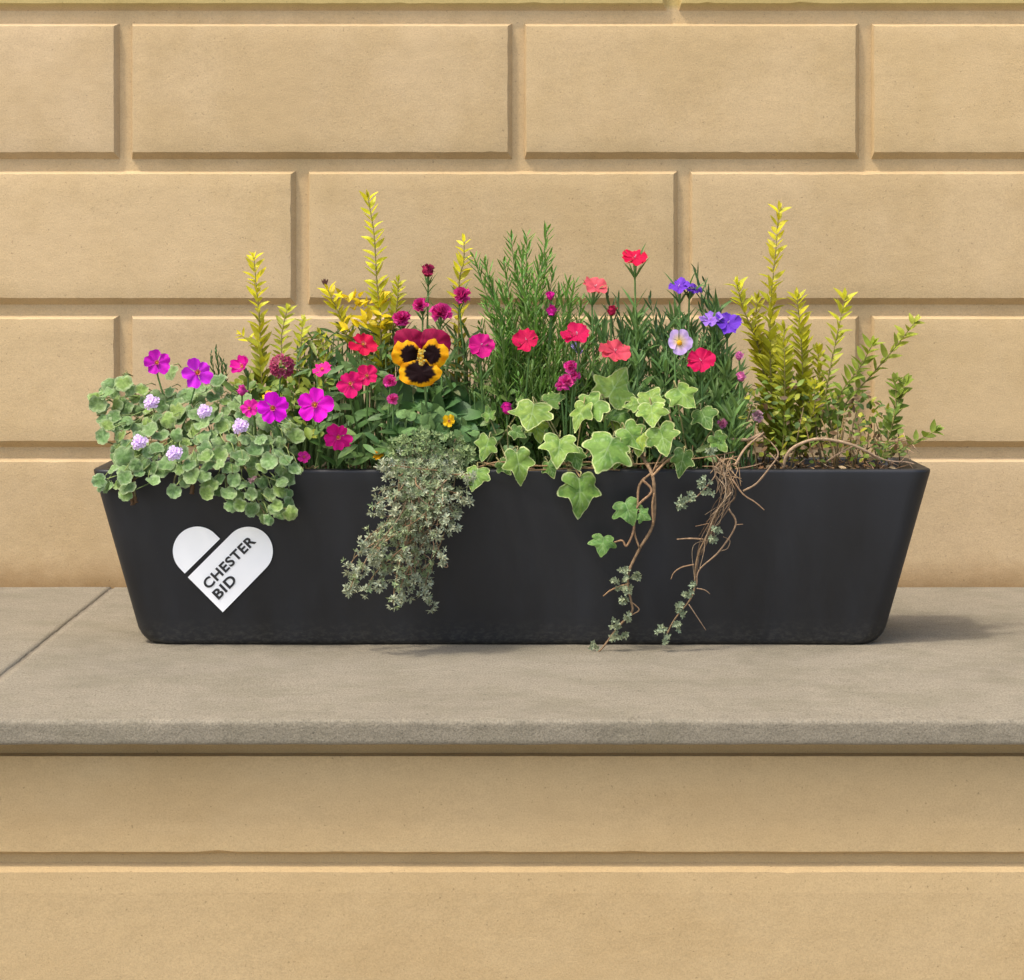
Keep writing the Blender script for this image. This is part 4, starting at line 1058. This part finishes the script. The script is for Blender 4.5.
# ---- broad dark green leafy plants (middle left)
def broad(lab, poly, n, c, L, W, ys, mind=7, name='leafy_plant', mat=M_leaf, spread=1.0, fold=.15, grp='broad leaved plants'):
    xs = [p[0] for p in poly]; t = thing(name, root_at(sum(xs) / len(xs), sum(ys) / 2), lab, 'plant', grp); fo, st = MB(), MB()
    for px, py in scatter(poly, n, mind):
        y = ys[1] + (ys[0] - ys[1]) * max(0, min(1, (py - min(p[1] for p in poly)) / 90)) + U(-.012, .02)
        p = P(px, py, y); d = Vector((U(-1, 1) * spread, U(-1, .0), U(-.5, 1))).normalized(); l = L * S * U(.7, 1.2)
        leaf(fo, p - d * l * .4, d, Vector((U(-.4, .4), -.8, .8)), l, W * S * U(.8, 1.2), jit(random.choice(c), .15), 7, 2, fold + U(-.1, .2), U(-.1, .35), lambda t: math.sin(math.pi * (.05 + .95 * t)) ** .7)
        b = root_at(px + U(-8, 8), max(0, y + .02)); 
        if p.z > ROOTZ + .01: tube(st, smoothpath([p - d * l * .4, (p - d * l * .4).lerp(b, .5) + Vector((0, .006, 0)), b]), .0008, .0012, jit((.14, .22, .07), .2), 5)
    fo.build('foliage', mat, t); st.build('stem', M_stem, t); return t
broad('dark green broad leaves below the pansy, behind the grey trailing herb', [(385, 385), (440, 385), (470, 395), (492, 410), (490, 445), (470, 462), (430, 440), (395, 440), (385, 410)], 62, [(.07, .16, .05), (.09, .19, .05), (.06, .13, .04)], 30, 19, (-.025, .06))
broad('mid green lance leaves with pale ribs between the pink flowers and the pansy', [(325, 370), (345, 355), (400, 380), (410, 420), (385, 462), (330, 464), (315, 440), (320, 400)], 85, [(.10, .19, .05), (.13, .22, .06), (.07, .15, .035)], 26, 8, (-.02, .07))
broad('yellow-green small leaved plant under the left yellow sprig', [(225, 385), (250, 378), (300, 372), (330, 370), (330, 400), (318, 440), (290, 430), (262, 405), (240, 400)], 150, [(.17, .25, .035), (.12, .2, .04), (.25, .3, .04)], 13, 8, (-.02, .08), 4)
broad('thin grassy green leaves behind the crimson flowers at centre', [(395, 335), (450, 325), (480, 335), (500, 370), (500, 400), (440, 395), (400, 385), (380, 345)], 110, [(.10, .18, .04), (.07, .14, .03), (.13, .14, .06)], 26, 4.5, (.02, .09), 5, 'narrow_leaved_plant', M_leaf, .7, .4, 'narrow leaved plants')
broad('mixed feathery green leaves behind the hot pink pair of flowers', [(300, 335), (395, 320), (405, 345), (390, 375), (340, 372), (300, 375)], 130, [(.12, .18, .05), (.09, .16, .04), (.2, .24, .05)], 20, 4, (.05, .10), 5, 'narrow_leaved_plant', M_leaf, .8, .4, 'narrow leaved plants')
broad('soft fresh green leaves low between the central shrub and ivy', [(478, 385), (600, 372), (720, 400), (725, 455), (600, 465), (480, 455)], 130, [(.08, .16, .035), (.06, .12, .03), (.13, .2, .05)], 19, 9, (.0, .05), 6)

# ---- grey trailing herb
th = thing('trailing_herb', root_at(430, .0), 'grey-green small-leaved herb tumbling in a thick mass down the planter front', 'herb')
fo, st = MB(), MB(); TG = [(.33, .37, .21), (.28, .33, .18), (.40, .43, .28), (.27, .34, .16)]
ends = [(350, 590), (352, 588), (366, 592), (362, 572), (362, 548), (372, 540), (393, 603), (398, 600), (408, 595), (430, 606), (424, 596), (415, 580), (412, 570), (440, 560), (430, 545), (455, 530), (448, 525), (467, 503), (462, 498), (455, 512), (378, 494), (383, 510), (385, 525), (395, 560), (390, 575), (380, 570), (402, 585), (420, 548), (436, 535), (410, 540), (400, 525), (425, 520), (442, 505), (395, 500), (388, 480), (470, 480), (388, 465), (405, 555), (375, 560), (380, 585)]
allp = []
for k, (ex, ey) in enumerate(ends + ends[::5]):
    if k >= len(ends): ex += U(-7, 7); ey -= U(4, 40)
    sx = U(400, 460); sy = U(438, 462); mx = U(395, 455) * .5 + sx * .25 + ex * .25; y = U(-.100, -.038)
    pts = [P(sx, sy, U(-.02, .01)), P(sx * .8 + mx * .2, 470, -.034 + U(-.015, 0)), P(mx, 470 + (ey - 470) * .45, y), P(ex * .8 + mx * .2, 470 + (ey - 470) * .82, y + .003), P(ex, ey, y - .004)]
    if ey < 480: pts = [pts[0], pts[1], P(ex, ey, y)]
    path = smoothpath(pts, 8); tube(st, path, .0009, .0006, jit((.27, .18, .10), .25), 4)
    s = 0; nxt = 0.0
    for a, b in zip(path[:-1], path[1:]):
        seg = (b - a).length
        while nxt < s + seg:
            p = a.lerp(b, (nxt - s) / max(seg, 1e-6))
            o = rdir(); o.y = -abs(o.y) * 1.2; o.z += .2; off = U(.001, .011); q = p + o.normalized() * off
            rosette(fo, q, o, U(4.0, 5.6) * S, random.choice(TG), 7, .40); allp.append((p, q))
            nxt += 5.4 * S
        s += seg
    for _ in range(6): o = rdir(); o.y = -abs(o.y); rosette(fo, path[-1] + o * .005, o, 5.6 * S, TG[2], 7, .40)
for p, q in allp[::3]: tube(st, [p, q], .0004, .0003, jit((.25, .2, .1), .2), 4)
for px, py in scatter([(388, 440), (420, 430), (460, 436), (476, 452), (474, 478), (385, 470)], 150, 3):
    o = rdir(); o.y = -abs(o.y) - .3; o.z = abs(o.z); rosette(fo, P(px, py, -.03 + U(-.012, .012)), o, U(4.5, 6) * S, (.25, .33, .14), 8, .45)
for _ in range(26):
    x = U(385, 440); y = U(480, 555); tube(st, smoothpath([P(x, y, -.06), P(x + U(-14, 14), y + U(5, 20), -.085), P(x + U(-18, 18), y + U(15, 35), -.07)]), .0006, .0004, jit((.34, .23, .15), .2), 4)
fo.build('foliage', M_matte, th); st.build('stem', M_wood, th)
# curly green leaves right above the herb
broad('curled pale green leaves directly above the grey trailing herb', [(400, 412), (430, 402), (455, 415), (480, 430), (470, 450), (430, 440), (395, 440)], 40, [(.15, .25, .08), (.12, .22, .07)], 15, 12, (-.03, .0), 5, 'leafy_plant', M_matte, 1, -.4)

# ------------------------------------------------------------------ camera, light, world
cam = bpy.data.cameras.new('camera'); co = bpy.data.objects.new('camera', cam); col.objects.link(co)
co.location = CAM; co.rotation_euler = (R(90), 0, 0); cam.sensor_width = 36; cam.lens = F / 1024 * 36
cam.shift_y = -(490 - HY) / 1024; cam.clip_end = 1000; cam.clip_start = .05
scene.camera = co
sd = Vector((-.088, -.066, .205)).normalized()          # towards the sun
el = math.asin(sd.z); az = math.atan2(sd.x, sd.y)
L = bpy.data.lights.new('sun', 'SUN'); lo = bpy.data.objects.new('sun', L); col.objects.link(lo)
L.energy = 1.1; L.angle = R(4.5); L.color = (1, .95, .87)
lo.rotation_euler = (-sd).to_track_quat('-Z', 'Y').to_euler(); lo.location = (-2, -2, 4)
wd = bpy.data.worlds.new('World'); scene.world = wd; wd.use_nodes = True
nt = wd.node_tree; bg = nt.nodes['Background']; sk = nt.nodes.new('ShaderNodeTexSky'); sk.sky_type = 'NISHITA'
sk.sun_disc = False; sk.sun_elevation = el; sk.sun_rotation = az; sk.dust_density = 4.0; sk.air_density = 1.0; sk.ozone_density = .6
nt.links.new(sk.outputs[0], bg.inputs[0]); bg.inputs[1].default_value = .15
scene.view_settings.view_transform = 'Standard'; scene.view_settings.look = 'None'; scene.view_settings.gamma = 1
scene.view_settings.exposure = 1.22
